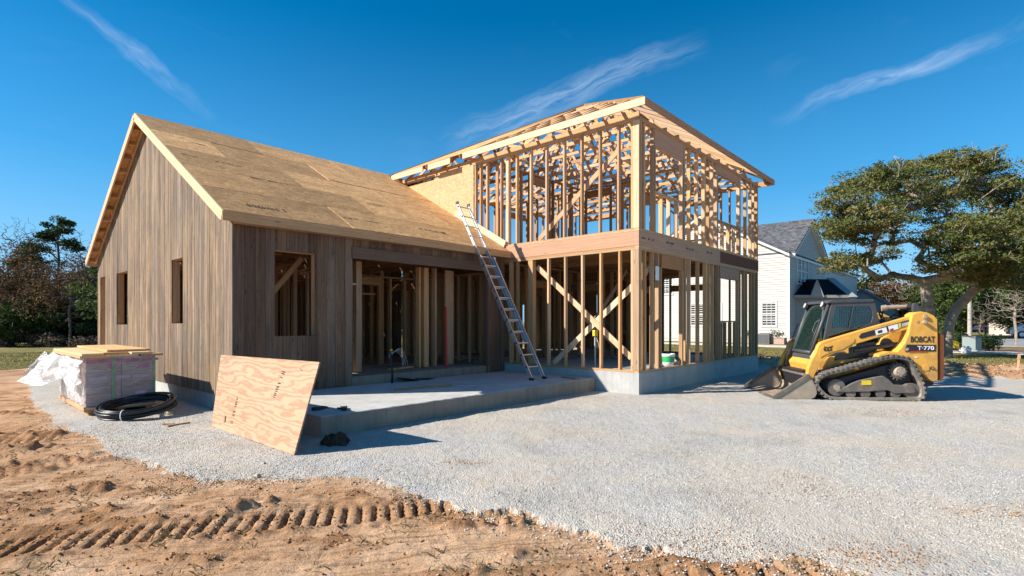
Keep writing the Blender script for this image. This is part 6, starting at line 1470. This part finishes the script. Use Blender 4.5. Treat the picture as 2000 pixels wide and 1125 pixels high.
def rock(px, py, r, lab, mat=STONE, z=0, nm='rock'):
    mb = MB(); mb.lathe([(0,r*.8),(r*.5,r*.7),(r*.95,r*.2),(r*.8,-r*.3),(0,-r*.4)], n=9); mb.v = [(x*(1+.2*math.sin(i*2.1)), y*(1+.2*math.cos(i*1.3)), z_) for i, (x, y, z_) in enumerate(mb.v)]
    o = mb.build(nm, mat); o.location = wp(px, py, z)+Vector((0, 0, r*.3)); o.rotation_euler = (0, 0, random.random()*6); tag(o, lab, 'rock')
TANR = plain('tan_rock', (.50, .40, .28), .9, nz=.3, scale=12)
rock(330, 810, .07, 'tan rock right of the black pipe coil', TANR); rock(316, 815, .045, 'small tan rock propping the coil edge', TANR); rock(268, 812, .06, 'tan rock inside the black pipe coil', TANR)
rock(503, 932, .035, 'small brown stone on the gravel below the plywood', TANR); rock(515, 908, .03, 'flat brown stone nearer the plywood sheet', TANR)
for (p, q, lab) in (((318, 828), (340, 828), 'short dark offcut on the gravel near the coil'), ((326, 832), (370, 825), 'thin pale wood sliver beside the short offcut')):
    a, b_ = wp(*p, .02), wp(*q, .02); mb = MB(); mb.beam(a, b_, .05 if 'short' in lab else .022, .02); o = mb.build('wood_offcut', LUMB if 'short' in lab else LUM); tag(o, lab, 'offcut')
# things on the porch slab
def offcut(p, q, z, w, h, lab, mat=LUM, nm='wood_offcut', cat='offcut'):
    a, b_ = wp(*p, z+h/2+.003), wp(*q, z+h/2+.003); mb = MB(); mb.beam(a, b_, w, h); o = mb.build(nm, mat); tag(o, lab, cat); return o
offcut((770, 761), (882, 752), .30, .05, .035, 'long narrow board lying on the porch slab')
offcut((1098, 736), (1128, 740), .30, .10, .02, 'short board against the frame foundation on the slab', LUMB)
offcut((760, 722), (805, 716), S, .09, .04, 'board lying on the floor just inside the porch opening')
mt = MB(); c = wp(812, 742, .30); mt.grid(lambda a, b: (c.x-.42+a*.84, c.y-.24+b*.48+.05*a, .306+.07*max(0, .45-a)**1.3*3*(1-.3*b)+.012*math.sin(a*8+b*3)), 16, 8); o = mt.build('rubber_mat', plain('dark_rubber_mat', (.03,.03,.035), .7, nz=.3), None, smooth=True, solid=.006); tag(o, 'crumpled dark rubber mat by the step on the porch slab', 'mat')
for (px, py, rz_, lab) in ((628, 799, .3, 'left dark work glove at the porch slab corner'), (672, 799, 1.1, 'right dark work glove at the porch slab corner')):
    c = wp(px, py, .30); g_ = thing('work_glove', lab, 'glove', (c.x, c.y, .303), rz_, group='dark gloves on the porch slab')
    mb = MB(); mb.box(-.10, .02, -.045, .045, .0, .035); mb.box(-.17, -.09, -.04, .04, .0, .045); mb.build('palm', BLK, g_, bevel=.014)
    for k in range(4): mb = MB(); mb.tube([(.0, -.034+k*.023, .02), (.06, -.040+k*.027, .028), (.10-.01*abs(k-1.5), -.044+k*.030, .012)], [.012, .011, .009], 8); mb.build('finger', BLK, g_, smooth=True)
    mb = MB(); mb.tube([(-.07, .045, .02), (-.02, .085, .02), (.02, .095, .014)], [.014, .012, .010], 8); mb.build('thumb', BLK, g_, smooth=True)
# cable stub-up at the step
c = wp(765, 748, .30); CB = thing('cable_stub', 'looped grey cables rising beside the porch step', 'cables', (c.x, c.y, .30))
mb = MB(); mb.tube([(0,0,0),(.01,0,.25),(-.01,.03,.45),(.03,.06,.62)], .016, 8); mb.build('black_conduit', BLK, CB, smooth=True); mb = MB(); mb.tube([(.03,0,0),(.035,0,.3),(.02,.02,.5)], .010, 6); mb.build('black_conduit', BLK, CB, smooth=True)
for k in range(4):
    r_ = .17+.02*k; mb = MB(); mb.tube([(.02+.0*k, .05, .5)]+[(.02+r_-r_*math.cos(a)+.012*k, .12+.03*math.sin(a*2+k), .50+(r_*.95)*math.sin(a)-(.10*max(0, a-1.6)**1.5)) for a in np.linspace(.2, 3.1, 16)], .0055, 6); mb.build('cable', plain('grey_cable', (.42,.42,.42), .5) if k == 0 else bpy.data.materials['grey_cable'], CB, smooth=True)
mb = MB(); mb.box(-.0, .05, .03, .07, .68, .72); mb.build('cap', YELL, CB, bevel=.008)
# inside the frame
def bucket_(x, y, z):
    b0 = thing('paint_bucket', 'white bucket with green band on the sill of the frame', 'bucket', (x, y, z)); mb = MB(); mb.lathe([(0,0),(.13,0),(.145,.13)], n=26); mb.build('lower_shell', WHT, b0, smooth=True); mb = MB(); mb.lathe([(.145,.13),(.156,.27)], n=26); mb.build('green_band', GRN, b0, smooth=True)
    mb = MB(); mb.lathe([(.156,.27),(.165,.28),(.165,.33),(.155,.34),(.15,.33),(.148,.28)], n=26); mb.build('rim', WHT, b0, smooth=True); mb = MB(); mb.tube([(.16*math.cos(a), .16*math.sin(a), .30+.02*math.sin(a)) for a in np.linspace(0, 3.14, 12)], .004, 6); mb.build('handle', ALU, b0, smooth=True)
bucket_(2.08, .32, S-.018)
c = (2.50, .36); mb = MB(); mb.lathe([(0,.20),(.06,.19),(.13,.13),(.16,.05),(.15,0)], (0,0,0), 16); mb.v = [(x*(1+.2*math.sin(9*z+x*30)), y*(1+.2*math.cos(x*25)), z*(1+.3*math.sin(y*30))) for x, y, z in mb.v]; o = mb.build('plastic_bag', plain('pale_bag_plastic', (.6,.5,.52), .3, nz=.3, scale=15), None, smooth=True); o.location = (*c, S-.018); tag(o, 'crumpled pale plastic bag right of the green banded bucket', 'bag')
cs = thing('conduit_stub', 'pale conduits with a yellow box rising inside the frame', 'conduits', (.75, 1.62, S-.018)); mb = MB(); mb.cyl((0,0,0),(0,0,.78),.018,n=10); mb.build('conduit', plain('grey_conduit', (.5,.5,.5), .5), cs); mb = MB(); mb.tube([(.12,-.05,0),(.16,-.05,.3),(.12,-.03,.6),(.05,0,.76)], .010, 6); mb.build('conduit', plain('grey_conduit_b', (.5,.5,.5), .5), cs, smooth=True); mb = MB(); mb.box(-.06,.07,-.04,.04,.78,.93); mb.build('outlet_box', YELL, cs, bevel=.01)
mb = MB(); mb.box(-.09,.09,-.03,.03,0,.05); mb.beam((.02,0,.05),(.10,0,.15),.04,.04); o = mb.build('hand_tool', YELL, None, bevel=.008); o.location = (.30, .62, S-.015); o.rotation_euler = (0,0,.7); tag(o, 'small yellow tool on the floor behind the corner post', 'tool')
mb = MB(); mb.box(-.09,.09,-.004,.0,-.16,.16); o = mb.build('paper_notice', WHT); o.location = (.86, .004, 2.72); tag(o, 'white paper notice stapled to a stud near the corner', 'notice')
mb = MB(); mb.beam((0,0,0),(.25,.32,1.5),.03,.06,(1,0,0)); o = mb.build('spirit_level', REDM); o.location = (-1.75, B+.35, S); tag(o, 'red level leaning inside the porch opening', 'level')
"""extra"""
